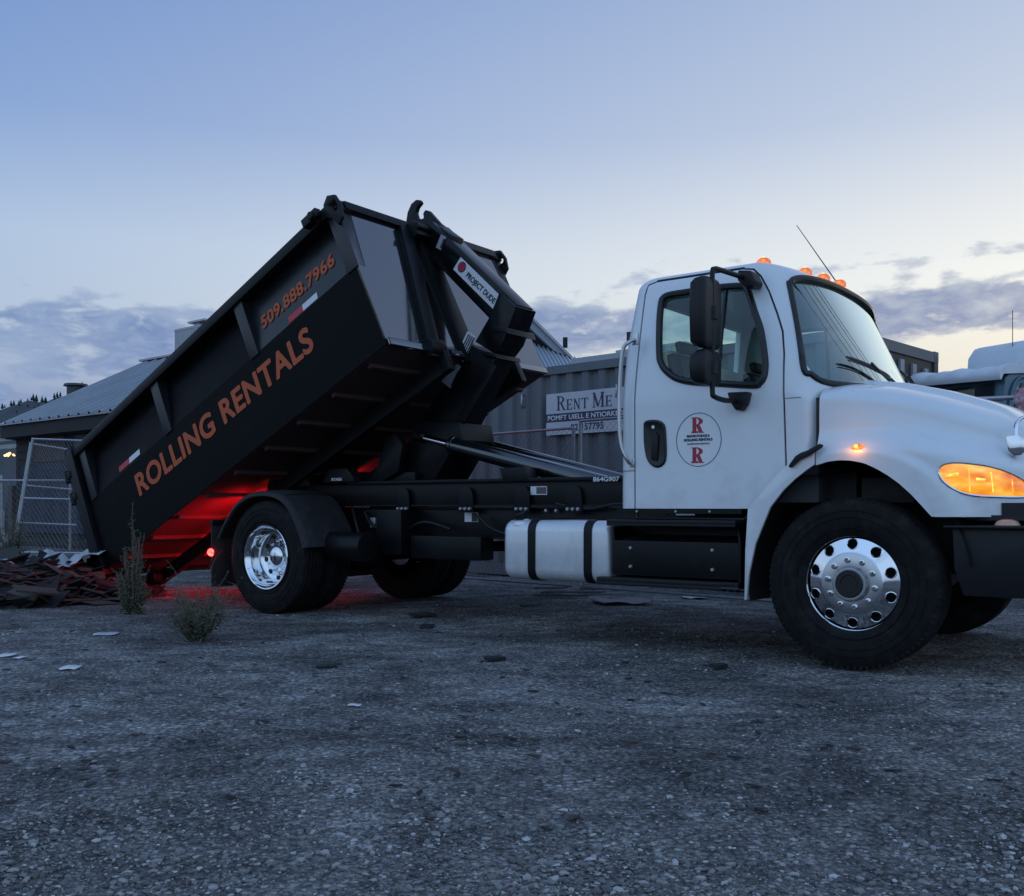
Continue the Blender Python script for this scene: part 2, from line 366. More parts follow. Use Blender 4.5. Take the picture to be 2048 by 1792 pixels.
# ================================================================== GROUND
def ground():
    b = MB(); n = 120
    def h(x, y):
        return .012*math.sin(x*1.3+.7*y)+.010*math.sin(y*2.1-x*.6)+.006*math.sin(3.7*x+1.1)*math.sin(2.9*y)
    xs = [-900,-300,-120,-60,-35]+[-25+50*i/n for i in range(n+1)]+[35,60,120,300,900]
    ys = [-300,-60,-20,-5]+[28*i/n for i in range(n+1)]+[35,60,120,300,900]
    P = [[Vector((x, y, h(x, y)-.01 if abs(x) < 26 and 0 <= y < 29 else -.02)) for x in xs] for y in ys]
    m = bpy.data.materials.new('gravel'); m.use_nodes = True; t = NT(m.node_tree); p = m.node_tree.nodes['Principled BSDF']
    p.inputs['Roughness'].default_value = .9; p.inputs['Specular IOR Level'].default_value = .2
    c = t.n('ShaderNodeTexCoord')
    big = t.n('ShaderNodeTexNoise', Scale=.55, Detail=5, Roughness=.6, Distortion=.4); t.l(c.outputs['Object'], big.inputs['Vector'])
    mp = t.n('ShaderNodeMapping'); mp.inputs['Scale'].default_value = (.8, 1.15, 1); t.l(c.outputs['Object'], mp.inputs[0])
    mid = t.n('ShaderNodeTexNoise', Scale=3.4, Detail=8, Roughness=.68); t.l(mp.outputs[0], mid.inputs['Vector'])
    fine = t.n('ShaderNodeTexNoise', Scale=75, Detail=4, Roughness=.7); t.l(c.outputs['Object'], fine.inputs['Vector'])
    vo = t.n('ShaderNodeTexVoronoi', Scale=44); t.l(c.outputs['Object'], vo.inputs['Vector'])
    base = t.mix(t.ramp(big.outputs[0], [(.42, (0,)*3), (.58, (1,)*3)]), (.185,.175,.165), (.37,.35,.33))
    base = t.mix(t.ramp(mid.outputs[0], [(.40, (0,)*3), (.62, (1,)*3)]), t.mix(1, base, (.46,.46,.48), 'MULTIPLY'), base)
    base = t.mix(.75, base, t.ramp(fine.outputs[0], [(.32, (.22,)*3), (.68, (1.85,)*3)]), 'MULTIPLY')
    bwn = t.n('ShaderNodeRGBToBW'); t.l(vo.outputs['Color'], bwn.inputs[0])
    base = t.mix(.6, base, t.ramp(bwn.outputs[0], [(.2, (.55,)*3), (.7, (1.15,)*3), (.93, (2.4,)*3)]), 'MULTIPLY')
    base = t.mix(.85, base, t.ramp(vo.outputs['Distance'], [(.05, (1.35,)*3), (.45, (.95,)*3), (.75, (.38,)*3)]), 'MULTIPLY')  # crevice shade painted between the pebbles, their middles lightened
    t.l(base, p.inputs['Base Color'])
    bp = t.n('ShaderNodeBump', Strength=1.0, Distance=.022)
    hh = t.math('ADD', t.math('MULTIPLY', vo.outputs['Distance'], -.6), t.math('ADD', t.math('MULTIPLY', fine.outputs[0], .5), t.math('MULTIPLY', mid.outputs[0], 1.4)))
    t.l(hh, bp.inputs['Height']); t.l(bp.outputs[0], p.inputs['Normal'])
    b.grid(P, m); struct(b.build('ground', smooth=60, recalc=False)); return h
gh = ground()

def stone_mat(name, lo, hi):
    m = bpy.data.materials.new(name); m.use_nodes = True; t = NT(m.node_tree); p = m.node_tree.nodes['Principled BSDF']
    p.inputs['Roughness'].default_value = .85; g = t.n('ShaderNodeNewGeometry')
    t.l(t.ramp(g.outputs['Random Per Island'], [(0, lo), (.75, tuple((a+b)/2 for a, b in zip(lo, hi))), (.93, hi), (1, tuple(min(.5, x*1.5) for x in hi))]), p.inputs['Base Color']); return m
def gravel():
    bm = bmesh.new(); bmesh.ops.create_icosphere(bm, subdivisions=1, radius=1); bv = np.array([v.co[:] for v in bm.verts]); bf = np.array([[v.index for v in f.verts] for f in bm.faces]); bm.free()
    vars_ = []
    for k in range(10):
        v = bv*(1+rng.uniform(-.3, .3, (len(bv), 1)))*np.array([1, rng.uniform(.45, .95), rng.uniform(.25, .6)]); vars_.append(v)
    N = 90000
    # denser near the camera
    Y = 2.25+(rng.random(N)**1.6)*8.5; X = (rng.random(N)-.5)*2*(Y*.56+.2)
    cl = np.sin(X*1.7+Y)*np.sin(Y*2.3-X*.8)+.6*np.sin(5*X+1.3*Y)*np.sin(4.1*Y)
    keep = rng.random(N) < (.58+.38*cl+ .25*np.clip(3.6-Y, 0, 1)); X, Y = X[keep], Y[keep]; N = len(X)
    sz = (.0036+.0014*np.clip((4.2-Y)/1.6, 0, 1))*np.exp(rng.normal(0, .5, N)); big = rng.random(N) < .045; sz[big] *= 2.0; sz = np.minimum(sz, .017)
    V = np.empty((N, 12, 3)); 
    for i in range(N):
        a = rng.random()*6.283; ca, sa = math.cos(a), math.sin(a); v = vars_[i % 10]*sz[i]
        V[i, :, 0] = v[:, 0]*ca-v[:, 1]*sa+X[i]; V[i, :, 1] = v[:, 0]*sa+v[:, 1]*ca+Y[i]; V[i, :, 2] = v[:, 2]+gh(X[i], Y[i])-.01+sz[i]*.18
    Fc = (bf[None]+(np.arange(N)*12)[:, None, None]).reshape(-1, 3)
    me = bpy.data.meshes.new('gravel_stones'); me.vertices.add(N*12); me.vertices.foreach_set('co', V.ravel())
    me.loops.add(len(Fc)*3); me.loops.foreach_set('vertex_index', Fc.ravel()); me.polygons.add(len(Fc))
    me.polygons.foreach_set('loop_start', np.arange(len(Fc))*3); me.polygons.foreach_set('use_smooth', np.zeros(len(Fc), bool)); me.update(calc_edges=True)
    me.materials.append(stone_mat('pebbles', (.085,.08,.078), (.37,.355,.34)))
    o = bpy.data.objects.new('gravel_stones', me); S.collection.objects.link(o); stuff(o); tag(o, 'loose grey gravel stones scattered over the yard', 'gravel')
gravel()

# ================================================================== TRUCK
truck = thing('hooklift_truck', 'white hooklift truck with its black arm raised and amber lamps lit', 'truck', (2.012, 6.0, 0), -rad(36.7))
VC = 1.22
def vside(z): return .10+.16*(max(0, z-1.7)/.8)**1.3
# ---- cab shell
def ring(z, ins=0.0, nb=12, ns=26, nf=40):
    zt = 2.50; q = 0
    if z > zt: q = min(1, (z-zt)/.125); 
    rnd = .17*(1-math.sqrt(max(0, 1-q*q)))
    vs = vside(min(z, 2.5))+rnd*1.0+ins
    ur = interp(z, [(0, -1.655), (2.1, -1.65), (2.5, -1.62)])+rnd*.7+ins
    if z < 1.64: ua, uf = -.32, -.17
    else:
        k = smoothstep(1.64, 1.74, z); ua0 = interp(z, [(1.74, -.47), (2.5, -.66)]); uf0 = interp(z, [(1.74, -.03), (2.5, -.40), (2.65, -.48)])
        ua = -.32+(ua0+.32)*k; uf = -.17+(uf0+.17)*k
    ua -= ins*.5+rnd*.8; uf -= ins+rnd*1.6
    hw = VC-vs; pts = []
    r = .09
    # rear edge from far to near
    for i in range(nb): v = (VC+hw-r)-(2*hw-2*r)*i/(nb-1); pts.append((ur, v))
    for i in range(1, 7): a = rad(90*i/7); pts.append((ur+r-r*math.cos(a), vs+r-r*math.sin(a)))
    for i in range(ns): u = ur+r+(ua-ur-r)*i/ns; pts.append((u, vs))
    n = 2.5; A = uf-ua
    for i in range(nf+1):
        th = math.pi*i/nf; s = -math.cos(th); ss = math.copysign(abs(s)**(.8), s) if True else s
        pts.append((ua+A*max(0, 1-abs(s)**n)**(1/n), VC+hw*s))
    for i in range(ns-1, -1, -1): u = ur+r+(ua-ur-r)*i/ns; pts.append((u, VC+hw))
    for i in range(6, 0, -1): a = rad(90*i/7); pts.append((ur+r-r*math.cos(a), VC+hw-r+r*math.sin(a)))
    return pts
def shell(ins, zlo, ztop, m, b, flip=False):
    zs = [zlo, 1.3, 1.55, 1.64, 1.67, 1.70, 1.74]+[1.74+.76*i/12 for i in range(1, 13)]+[2.53, 2.56, 2.58, 2.60, 2.612, 2.62, 2.625]
    P = []
    for z in zs:
        zz = z-ins if z > 2.0 else z
        P.append([Vector((u, v, zz)) for u, v in ring(z, ins)])
    last = ring(2.625, ins); cu = sum(p[0] for p in last)/len(last)
    for k, dzz in ((.85, .012), (.6, .028), (.3, .038), (.05, .042)):
        P.append([Vector((cu+(u-cu)*k, VC+(v-VC)*k, 2.625-ins+dzz)) for u, v in last])
    Q = len(P[0]); o = len(b.v); b.grid(P, m, wrap=True)
    k = b.mi(m); b.f.append([o+i for i in range(Q)]); b.m.append(k)
    top = o+(len(P)-1)*Q; b.f.append([top+i for i in range(Q)]); b.m.append(k)
def mk_shell():
    b = MB(); shell(0, .965, 2.62, white, b); o = b.build('cab_shell')
    b2 = MB(); shell(.04, 1.0, 2.62, cabin, b2); i = b2.build('cab_inner')
    boolean(o, i); kill(i); return o
def weighted(o):
    md = o.modifiers.new('w', 'WEIGHTED_NORMAL'); md.keep_sharp = True; md.weight = 100
WIN = [(-1.398,2.387),(-1.385,2.442),(-1.329,2.467),(-1.209,2.47),(-.976,2.472),(-.794,2.46),(-.748,2.441),(-.719,2.393),(-.663,2.253),(-.608,2.12),(-.566,1.939),(-.558,1.857),(-.567,1.797),(-.597,1.759),(-.644,1.745),(-.908,1.777),(-1.091,1.801),(-1.211,1.836),(-1.299,1.898),(-1.343,1.956),(-1.366,2.024),(-1.391,2.239)]
def inset(poly, d):
    c = Vector((sum(p[0] for p in poly)/len(poly), sum(p[1] for p in poly)/len(poly))); out = []
    N = len(poly)
    for i in range(N):
        a, p, q = (Vector(poly[j % N]) for j in (i-1, i, i+1)); t = (q-a).normalized(); nrm = Vector((t.y, -t.x))
        if nrm.dot(c-p) < 0: nrm = -nrm
        out.append(tuple(p+nrm*d))
    return out
WSh = [(.168,1.88),(.18,1.81),(.22,1.765),(.32,1.752),(.6,1.755),(1.22,1.77)]; WSt = [(1.22,2.53),(.84,2.522),(.52,2.502),(.40,2.478),(.345,2.445),(.315,2.39)]
WS = WSh+[(2*VC-a, c) for a, c in reversed(WSh[:-1])]+[(2*VC-a, c) for a, c in reversed(WSt[1:])]+WSt
def front_u(v, z, ins=0):
    pts = ring(z, ins); best = None
    n = len(pts); k0 = 12+6+26
    for i in range(k0-1, k0+41):
        (u0, v0), (u1, v1) = pts[i], pts[i+1]
        if min(v0, v1)-1e-6 <= v <= max(v0, v1)+1e-6 and abs(v1-v0) > 1e-6: return u0+(u1-u0)*(v-v0)/(v1-v0)
    return pts[k0][0]
DOOR = [(-1.51,.90),(-.715,.90),(-.645,.985),(-.432,1.225),(-.445,1.62),(-.462,1.95),(-.485,2.1),(-.53,2.22),(-.60,2.38),(-.665,2.49),(-.72,2.545),(-.80,2.562),(-1.44,2.562),(-1.50,2.545),(-1.515,2.48)]
def build_cab():
    o = mk_shell()
    def cutp(poly, y0, y1):
        b = MB(); b.prism(poly, y0, y1, white); return b.build('cutter', smooth=0)
    for c in (cutp(inset(WIN, .012), -.3, .7), cutp(inset(WIN, .012), 1.8, 2.8)): boolean(o, c); kill(c)
    b = MB(); n = len(WS); ws = inset(WS, .012)
    b.add([Vector((-.60, v, z)) for v, z in ws]+[Vector((.5, v, z)) for v, z in ws], [tuple(range(n)), tuple(range(2*n-1, n-1, -1))]+[(i, i+n, (i+1) % n+n, (i+1) % n) for i in range(n)], white)
    c = b.build('cutter', smooth=0); boolean(o, c); kill(c)
    b = MB(); b.box((-1.8, .42, 2.12), (-1.4, 2.02, 2.47), white); c = b.build('cutter', smooth=0); boolean(o, c); kill(c)
    c = cutp([(-.735,.80),(-.735,.93),(-.64,.965),(-.428,1.215),(-.15,1.375),(.3,1.375),(.3,.8)], -.5, 3); boolean(o, c); kill(c)
    d = o.copy(); d.data = o.data.copy(); S.collection.objects.link(d)
    c = cutp(DOOR, -.5, .60); boolean(d, c, 'INTERSECT'); kill(c)
    c = cutp(inset(DOOR, -.013), -.5, .60); boolean(o, c); kill(c)
    for x in (o, d): fin(x.data, 28); weighted(x); x.parent = truck
    o.name = 'cab'; d.name = 'door'; return o, d
cab, door = build_cab()
# weather strip just behind the door gap
b = MB(); ds = inset(DOOR, -.007); b.tube([(u, vside(z)+.026, z) for u, z in ds], .014, gasket, 6, closed=True); b.build('door_seal', truck)
# side windows, gaskets, divider
for sgn, par in ((0, door), (1, cab)):
    yy = (lambda v: v) if not sgn else (lambda v: 2*VC-v)
    w0 = catmull([(u, 0, z) for u, z in inset(WIN, .014)], 4, True)
    b = MB()
    b.tube([(p.x, yy(vside(p.z)+.002), p.z) for p in w0], .024, gasket, 8, closed=True)
    b.build('window_gasket', par)
    b = MB(); gu = lambda z, f: -1.42+f*(interp(z, [(1.7,-.535),(1.95,-.55),(2.25,-.64),(2.5,-.71)])+1.42); us = [i/10 for i in range(11)]; zs = [1.73+.76*j/10 for j in range(11)]
    b.grid([[Vector((gu(z, u), yy(vside(z)+.02), z)) for u in us] for z in zs], glass_side); b.build('window_pane', par, recalc=False)
    b = MB(); b.tube([(-.905, yy(vside(z)+.014), z) for z in (1.775,1.9,2.1,2.3,2.465)], .014, gasket, 6); b.build('window_divider', par)
# windscreen
w0 = catmull([(0, v, z) for v, z in WS], 5, True)
b = MB(); b.tube([(front_u(p.y, p.z)+.002, p.y, p.z) for p in w0], .021, gasket, 8, closed=True); b.build('windscreen_gasket', cab)
vs_ = [.13+2.18*i/60 for i in range(61)]; zs_ = [1.70+.845*j/24 for j in range(25)]
b = MB(); b.grid([[Vector((front_u(max(vside(z)+.022, min(2*VC-vside(z)-.022, v)), z, .018), max(vside(z)+.022, min(2*VC-vside(z)-.022, v)), z)) for v in vs_] for z in zs_], glass_front)
b.build('windscreen', cab, smooth=80, recalc=False)
b = MB(); b.add([(-1.616,.40,2.10),(-1.616,2.04,2.10),(-1.616,2.04,2.485),(-1.616,.40,2.485)], [(0,1,2,3)], glass_rear); b.build('rear_window', cab)
# rear edge trims of the cab: dark seam lines
for sgn in (0, 1): pass
b = MB(); b.tube([(-1.56, .5, 2.646), (-1.50, .38, 2.64), (-1.40,.36,2.64)], .01, gasket, 5)
# cab interior
b = MB(); b.box((-.62,.2,1.0), (-.25,2.24,1.70), cabin); b.prism([(-.66,1.55),(-.25,1.55),(-.12,1.70),(-.50,1.80),(-.64,1.76)], .22, 2.22, cabin); b.build('dashboard', cab, bevel=.02)
def seat(v0, v1):
    b = MB(); b.box((-1.25, v0, 1.05), (-.75, v1, 1.50), dark)
    b.prism([(-1.28,1.50),(-.72,1.52),(-.74,1.60),(-1.24,1.60)], v0, v1, seatm)
    b.prism([(-1.30,1.52),(-1.20,1.56),(-1.30,2.06),(-1.40,2.06)], v0+.02, v1-.02, seatm)
    b.prism([(-1.37,2.07),(-1.30,2.07),(-1.32,2.16),(-1.39,2.16)], v0+.12, v1-.12, seatm)
    b.build('seat', cab, bevel=.03)
seat(.30,.82); seat(1.60,2.12)
b = MB(); b.tube([(-.78+.06*math.sin(a)+0, 1.86+.22*math.cos(a), 1.76+.20*math.sin(a)) for a in [2*math.pi*i/28 for i in range(28)]], .014, dark, 6, closed=True)
b.tube([(-.78,1.86,1.76), (-.55,1.86,1.62)], .03, dark, 8); b.tube([(-.78,1.65,1.76), (-.78,2.07,1.76)], .014, dark, 6); b.build('steering_wheel', cab)
# door handle
hp = [(-1.445,1.50),(-1.44,1.56),(-1.40,1.575),(-1.33,1.57),(-1.285,1.54),(-1.272,1.47),(-1.268,1.33),(-1.285,1.27),(-1.33,1.245),(-1.38,1.26),(-1.42,1.31),(-1.44,1.40)]
hc = catmull([(u, 0, z) for u, z in hp], 3, True)
b = MB(); cc = Vector((-1.355, 0, 1.41))
P = []
for k, off in ((1, .008), (1, -.008), (.92, -.014), (.82, -.008), (.55, -.003), (.02, -.002)): P.append([Vector(((p.x-cc.x)*k+cc.x, .10+off, (p.z-cc.z)*k+cc.z)) for p in hc])
b.grid(P, gasket, wrap=True); hd = b.build('handle', door)
b = MB(); b.prism([(-1.385,1.30),(-1.335,1.29),(-1.325,1.46),(-1.345,1.49),(-1.375,1.49)], .084, .10, plastic); b.build('handle_grip', door, bevel=.008)
b = MB(); b.lathe([(.0,-.002),(.012,-.002),(.013,.004)], alu, (-1.37,.094,1.525), 16); b.build('keyhole', door)
# logo: circle, letters, small lines
LC = (-1.031, .098, 1.425)
b = MB(); b.tube([(LC[0]+.163*math.cos(a), .0985, LC[2]+.178*math.sin(a)) for a in [2*math.pi*i/60 for i in range(60)]], .0022, navy, 4, closed=True); b.build('logo_circle', door)
Mf = frame((LC[0]-.055, .099, LC[2]+.045), (1,0,0), (0,0,1))
for dz_ in (.045, -.155):
    Mf = frame((LC[0]-.052, .099, LC[2]+dz_), (1,0,0), (0,0,1))
    polys('logo_letter', serif('R', 0, 0, .105, .085, .26)+[[(.0,.0),(.05,.0),(.05,.012),(.0,.012)]], logored, door, Mf)
text('RENTME STORAGE &', 'logo_line', navy, door, .022, frame((LC[0]-.085,.0975,LC[2]+.018),(1,0,0),(0,0,1)), width=.165, bold=.0004)
text('ROLLING RENTALS', 'logo_line', navy, door, .024, frame((LC[0]-.105,.0975,LC[2]-.008),(1,0,0),(0,0,1)), width=.205, bold=.0008)
text('DUMPSTER RENTALS', 'logo_line', navy, door, .014, frame((LC[0]-.08,.0975,LC[2]-.032),(1,0,0),(0,0,1)), width=.16)

# ---- hood with fenders
def zt(u): return interp(u, [(-.25,1.80),(-.1,1.80),(.15,1.765),(.4,1.70),(.72,1.59),(.9,1.48),(1.0,1.36),(1.06,1.20)])
def cornr(u, z): return .62*max(0, (u-.42)/.64)**2.4
def hoodv(u, z):
    zc = 1.43-.22*max(0, u-.35)
    vu = .105+.15*smoothstep(-.15, 1.0, u)+.30*max(0, z-1.25)*smoothstep(-.3,.5,u)
    vf = .03
    wv = smoothstep(zc+.03, zc-.13, z)*smoothstep(-.30, .05, u+.12)
    rho = math.hypot(u, (z-.56)*.98); lip = -.022*smoothstep(.78, .74, rho)
    return vu+(vf-vu)*wv+lip*wv+cornr(u, z)
def zbot(u): return interp(u, [(-.3,1.19),(-.215,1.232),(-.13,1.252),(-.055,1.258),(.01,1.254),(.085,1.238),(.15,1.208),(.221,1.165),(.29,1.113),(.353,1.054),(.415,.985),(.469,.922),(.475,.92),(2,.92)])
def hood():
    us = [-.215, -.20]+[-.18+.64*i/30 for i in range(31)]+[.469,.49,.53,.57,.61,.65,.69,.73,.77,.81,.85,.88,.91,.94,.97,1.0,1.03,1.055]
    P = []
    for u in us:
        crown = lambda p: Vector((p.x, p.y, p.z+.028*smoothstep(.60, .54, abs(p.y-VC))*smoothstep(1.0, .6, u)))
        sec = []; z0 = zbot(u); z1 = min(zt(u)-.20, 1.60); vs1 = hoodv(u, z1)
        for i in range(25): z = z0+(z1-z0)*i/24; sec.append(Vector((u, hoodv(u, z), z)))
        # crown: shoulder arc then gentle top
        H = zt(u)-z1; nexp = 3.4
        for i in range(1, 61):
            th = rad(90)*i/60; c_, s_ = max(0, math.cos(th)), math.sin(th)
            sec.append(Vector((u, VC-(VC-vs1)*c_**(2/nexp), z1+H*(.80*s_**(2/nexp)+.20*(1-c_)**1.0))))
        sec = [crown(p) for p in sec]
        mir = [Vector((p.x, 2*VC-p.y, p.z)) for p in reversed(sec[:-1])]
        P.append(sec+mir)
    b = MB(); b.grid(P, white)
    o = b.build('hood', truck, smooth=60)
    md = o.modifiers.new('s', 'SOLIDIFY'); md.thickness = .018; md.offset = 1 if False else -1
    dg = C.evaluated_depsgraph_get(); dg.update(); me = bpy.data.meshes.new_from_object(o.evaluated_get(dg)); o.modifiers.clear(); o.data = me; fin(me, 50)
    return o
hd_ = hood()
# front face of the hood (grille) beyond the frame edge
b = MB(); b.box((1.0,.80,.95), (1.04,1.64,1.25), plastic)
for i in range(7): b.box((1.04,.84,.98+i*.036), (1.052,1.60,.998+i*.036), chrome)
b.build('grille', truck)
# centre crease trim on hood
# cowl between hood and cab (dark gap filler)
b = MB(); b.box((-.30,.16,1.30), (-.19,2.28,1.66), gasket); b.build('cowl', truck)
# fender skirt behind the wheel
SK = [(-.44,1.205),(-.655,.962),(-.672,.70),(-.678,.38),(-.664,.38),(-.648,.55),(-.605,.74),(-.505,.975),(-.42,1.08),(-.346,1.148),(-.27,1.205),(-.222,1.236),(-.222,1.345),(-.30,1.31)]
for y0 in (.035, 2.38): b = MB(); b.prism(SK, y0, y0+.025, white); b.build('fender_skirt', truck, bevel=.003)
# wheel well liner
def liner(y0, y1):
    b = MB(); o = arc(0, .54, .80, 192, 8, 26); i = arc(0, .54, .775, 192, 8, 26)
    poly = [(x, min(z, 1.235) if abs(x) < .2 else min(z, 1.2)) for x, z in i]
    b.grid([[Vector((x*.86, y, z*.98)) for x, z in poly] for y in (y0, y1)], fend)
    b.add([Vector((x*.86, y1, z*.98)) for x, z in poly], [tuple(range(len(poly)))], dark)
    b.build('wheel_well_liner', truck)
liner(.065,.62); liner(2.375,1.82)
b = MB(); b.box((-.02,.30,1.0), (.30,.60,1.16), fend); b.box((-.30,.34,1.02), (-.06,.6,1.2), fend); b.box((.31,.33,1.0), (.36,.6,1.18), fend); b.build('well_bracket', truck, bevel=.01)
# hood latch
b = MB(); b.prism([(-.375,1.228),(-.360,1.218),(-.30,1.268),(-.245,1.29),(-.17,1.335),(-.158,1.352),(-.178,1.362),(-.25,1.325),(-.30,1.308),(-.33,1.29)], .0, .03, plastic); b.build('hood_latch', truck, bevel=.005)
# headlight + marker lamps mapped on the hood skin
def patch(poly, off, bulge, m, name, parent, n=3, rings=6, vf=hoodv):
    pts = catmull([(u, 0, z) for u, z in poly], n, True); c = sum(pts, Vector())/len(pts); P = []
    for k in range(rings+1):
        s = 1-k/rings*.999; P.append([Vector((c.x+(p.x-c.x)*s, 0, c.z+(p.z-c.z)*s)) for p in pts])
    for k, r in enumerate(P):
        s = 1-k/rings
        for p in r: p.y = vf(p.x, p.z)-off-bulge*(1-s**3)
    P.insert(0, [Vector((p.x, vf(p.x, p.z)+.01, p.z)) for p in P[0]])
    b = MB(); b.grid(P, m, wrap=True); return b.build(name, parent, smooth=50)
def hlmat():
    m = bpy.data.materials.new('lit_headlamp_lens'); m.use_nodes = True; t = NT(m.node_tree); p = m.node_tree.nodes['Principled BSDF']
    p.inputs['Base Color'].default_value = (.45,.14,.02,1); p.inputs['Roughness'].default_value = .08; p.inputs['Coat Weight'].default_value = 1
    c = t.n('ShaderNodeTexCoord'); mp = t.n('ShaderNodeMapping'); mp.inputs['Rotation'].default_value = (0, .5, 0); mp.inputs['Scale'].default_value = (1, .1, 1.6); t.l(c.outputs['Object'], mp.inputs[0])
    n = t.n('ShaderNodeTexNoise', Scale=7, Detail=2, Roughness=.5, Distortion=.6); t.l(mp.outputs[0], n.inputs['Vector'])
    wv = t.n('ShaderNodeTexWave', Scale=26, Distortion=1.5, Detail=2); t.l(mp.outputs[0], wv.inputs['Vector'])
    n2_ = t.n('ShaderNodeTexNoise', Scale=22, Detail=3, Roughness=.6); t.l(mp.outputs[0], n2_.inputs['Vector'])
    f = t.math('ADD', t.math('ADD', t.math('MULTIPLY', n.outputs[0], 1.1), t.math('MULTIPLY', wv.outputs[0], .10)), t.math('MULTIPLY', n2_.outputs[0], .22))
    col = t.ramp(f, [(.42, lin(190,80,4)), (.58, lin(244,132,10)), (.76, lin(254,172,40)), (.95, lin(255,216,110))])
    t.l(col, p.inputs['Emission Color']); p.inputs['Emission Strength'].default_value = .95; return m
HL = [(.503,1.172),(.512,1.205),(.545,1.222),(.60,1.226),(.67,1.218),(.74,1.205),(.81,1.180),(.875,1.14),(.92,1.09),(.935,1.055),(.915,1.038),(.86,1.032),(.76,1.035),(.67,1.043),(.60,1.066),(.545,1.105),(.515,1.14)]
hlm = hlmat()
hl = patch(HL, .004, .012, hlm, 'headlight', truck)
b = MB(); pts = catmull([(u, 0, z) for u, z in HL], 3, True); b.tube([(p.x, hoodv(p.x, p.z)-.003, p.z) for p in pts], .007, chrome, 6, closed=True); b.build('bezel', hl)
# inner reflector shapes of the lamp
b = MB()
def hb(u0, z0, u1, z1, t=.006):
    n = 5; b.tube([(u0+(u1-u0)*i/n, hoodv(u0+(u1-u0)*i/n, z0+(z1-z0)*i/n)-.016, z0+(z1-z0)*i/n) for i in range(n+1)], t, amberhot, 5)
for q in ((.54,1.155,.605,1.163,.009),(.655,1.20,.66,1.065,.003),(.755,1.175,.765,1.06,.003),(.845,1.135,.85,1.06,.0025),(.69,1.135,.73,1.13,.007)):
    b = MB(); hb(*q); b.build('lamp_reflector', hl)
hl2 = MB(); pts = catmull([(u, 0, z) for u, z in HL], 3, True); hl2.grid([[Vector((p.x, 2*VC-hoodv(p.x, p.z)+.01, p.z)) for p in pts], [Vector((.72, 2*VC-hoodv(.72, 1.12)+.02, 1.12)) for p in pts]], hlm, wrap=True); hl2.build('headlight', truck)
mk = patch([(.005,1.336),(.018,1.350),(.046,1.355),(.074,1.350),(.088,1.336),(.074,1.322),(.046,1.318),(.018,1.322)], .002, .016, amber, 'fender_lamp', truck)
pl = bpy.data.lights.new('fender_lamp_glow', 'POINT'); pl.energy = .30; pl.color = (1,.35,.05); pl.shadow_soft_size = .02
po = bpy.data.objects.new('fender_lamp_glow', pl); S.collection.objects.link(po); po.location = (.046, -.03, 1.337); po.parent = truck
b = MB(); b.lathe([(.0,-.018),(.010,-.016),(.014,.0)], amberhot, (.040,.012,1.337), 12); b.build('bulb', mk)
# hood mirror
b = MB(); b.tube(catmull([(.98,.62,1.44),(.93,.56,1.50),(.87,.46,1.50),(.845,.38,1.46),(.845,.35,1.38)], 5), .011, chrome, 8); b.build('hood_mirror_arm', truck)
b = MB(); b.prism([(.80,1.385),(.86,1.39),(.90,1.36),(.91,1.30),(.88,1.27),(.835,1.265),(.812,1.30)], .30, .36, chrome); b.build('hood_mirror', truck, bevel=.012)
# bumper
b = MB(); b.prism([(.56,.86),(1.10,.86),(1.13,.82),(1.13,.52),(1.10,.47),(.62,.47),(.57,.62)], .10, .18, plastic)
b.prismz([(1.02,.10),(1.13,.22),(1.13,2.22),(1.02,2.34),(1.02,2.2),(1.04,.2)], .47, .86, plastic)
b.prismz([(.52,.055),(1.08,.055),(1.17,.20),(1.17,2.24),(1.05,2.385),(1.05,.30),(.52,.24)], .855, .872, fend); b.build('bumper', truck, bevel=.008)
b = MB(); b.lathe([(.0,.035),(.03,.033),(.055,.022),(.07,.0)], mat('unlit_peach_lens', (.55,.30,.20), .2, coat=.8), (.84,.14,.874), 20, 'z'); b.build('bumper_lamp', truck)
b = MB(); b.box((.62,.16,.90), (1.0,.9,.93), dark); b.box((.80,.20,.93),(.98,.5,1.0), dark); b.build('bumper_support', truck)

# ---- wheels
def tyre_obj(R, name, parent, y0, w):
    b = MB(); hw = w/2; yc = y0+hw
    prof = [(.285,-hw*.72),(.31,-hw*.86),(.36,-hw*.99),(.42,-hw),(.465,-hw*.96),(R-.022,-hw*.86),(R-.008,-hw*.80),(R,-hw*.72)]
    tread = []
    for k in range(4):
        c = -hw*.72+(k+1)*hw*1.44/5; tread += [(R,c-.009),(R-.014,c-.006),(R-.014,c+.006),(R,c+.009)]
    prof = prof+tread+[(r,-h) for r, h in reversed(prof)]
    b.lathe(prof, rubber, (0,yc,0), 84)
    # shoulder lugs
    for k in range(84):
        a = 2*math.pi*(k+.5)/84; ca, sa = math.cos(a), math.sin(a)
        for sg in (-1, 1):
            M = Matrix.Translation((R*.0, yc, 0)) @ Matrix.Rotation(-a, 4, 'Y')
            y_a, y_b = sorted((sg*hw*.70, sg*hw*.86)); b.box((R-.03, y_a, -.0105), (R-.0035, y_b, .0105), rubber, M)
    # sidewall rings
    for r_, h in ((.335,.965),(.40,1.006),(.44,.99)): b.lathe([(r_-.004,-hw*h+.002),(r_,-hw*h-.0035),(r_+.004,-hw*h+.002)], rubber, (0,yc,0), 72)
    o = b.build(name, parent, smooth=40); return o
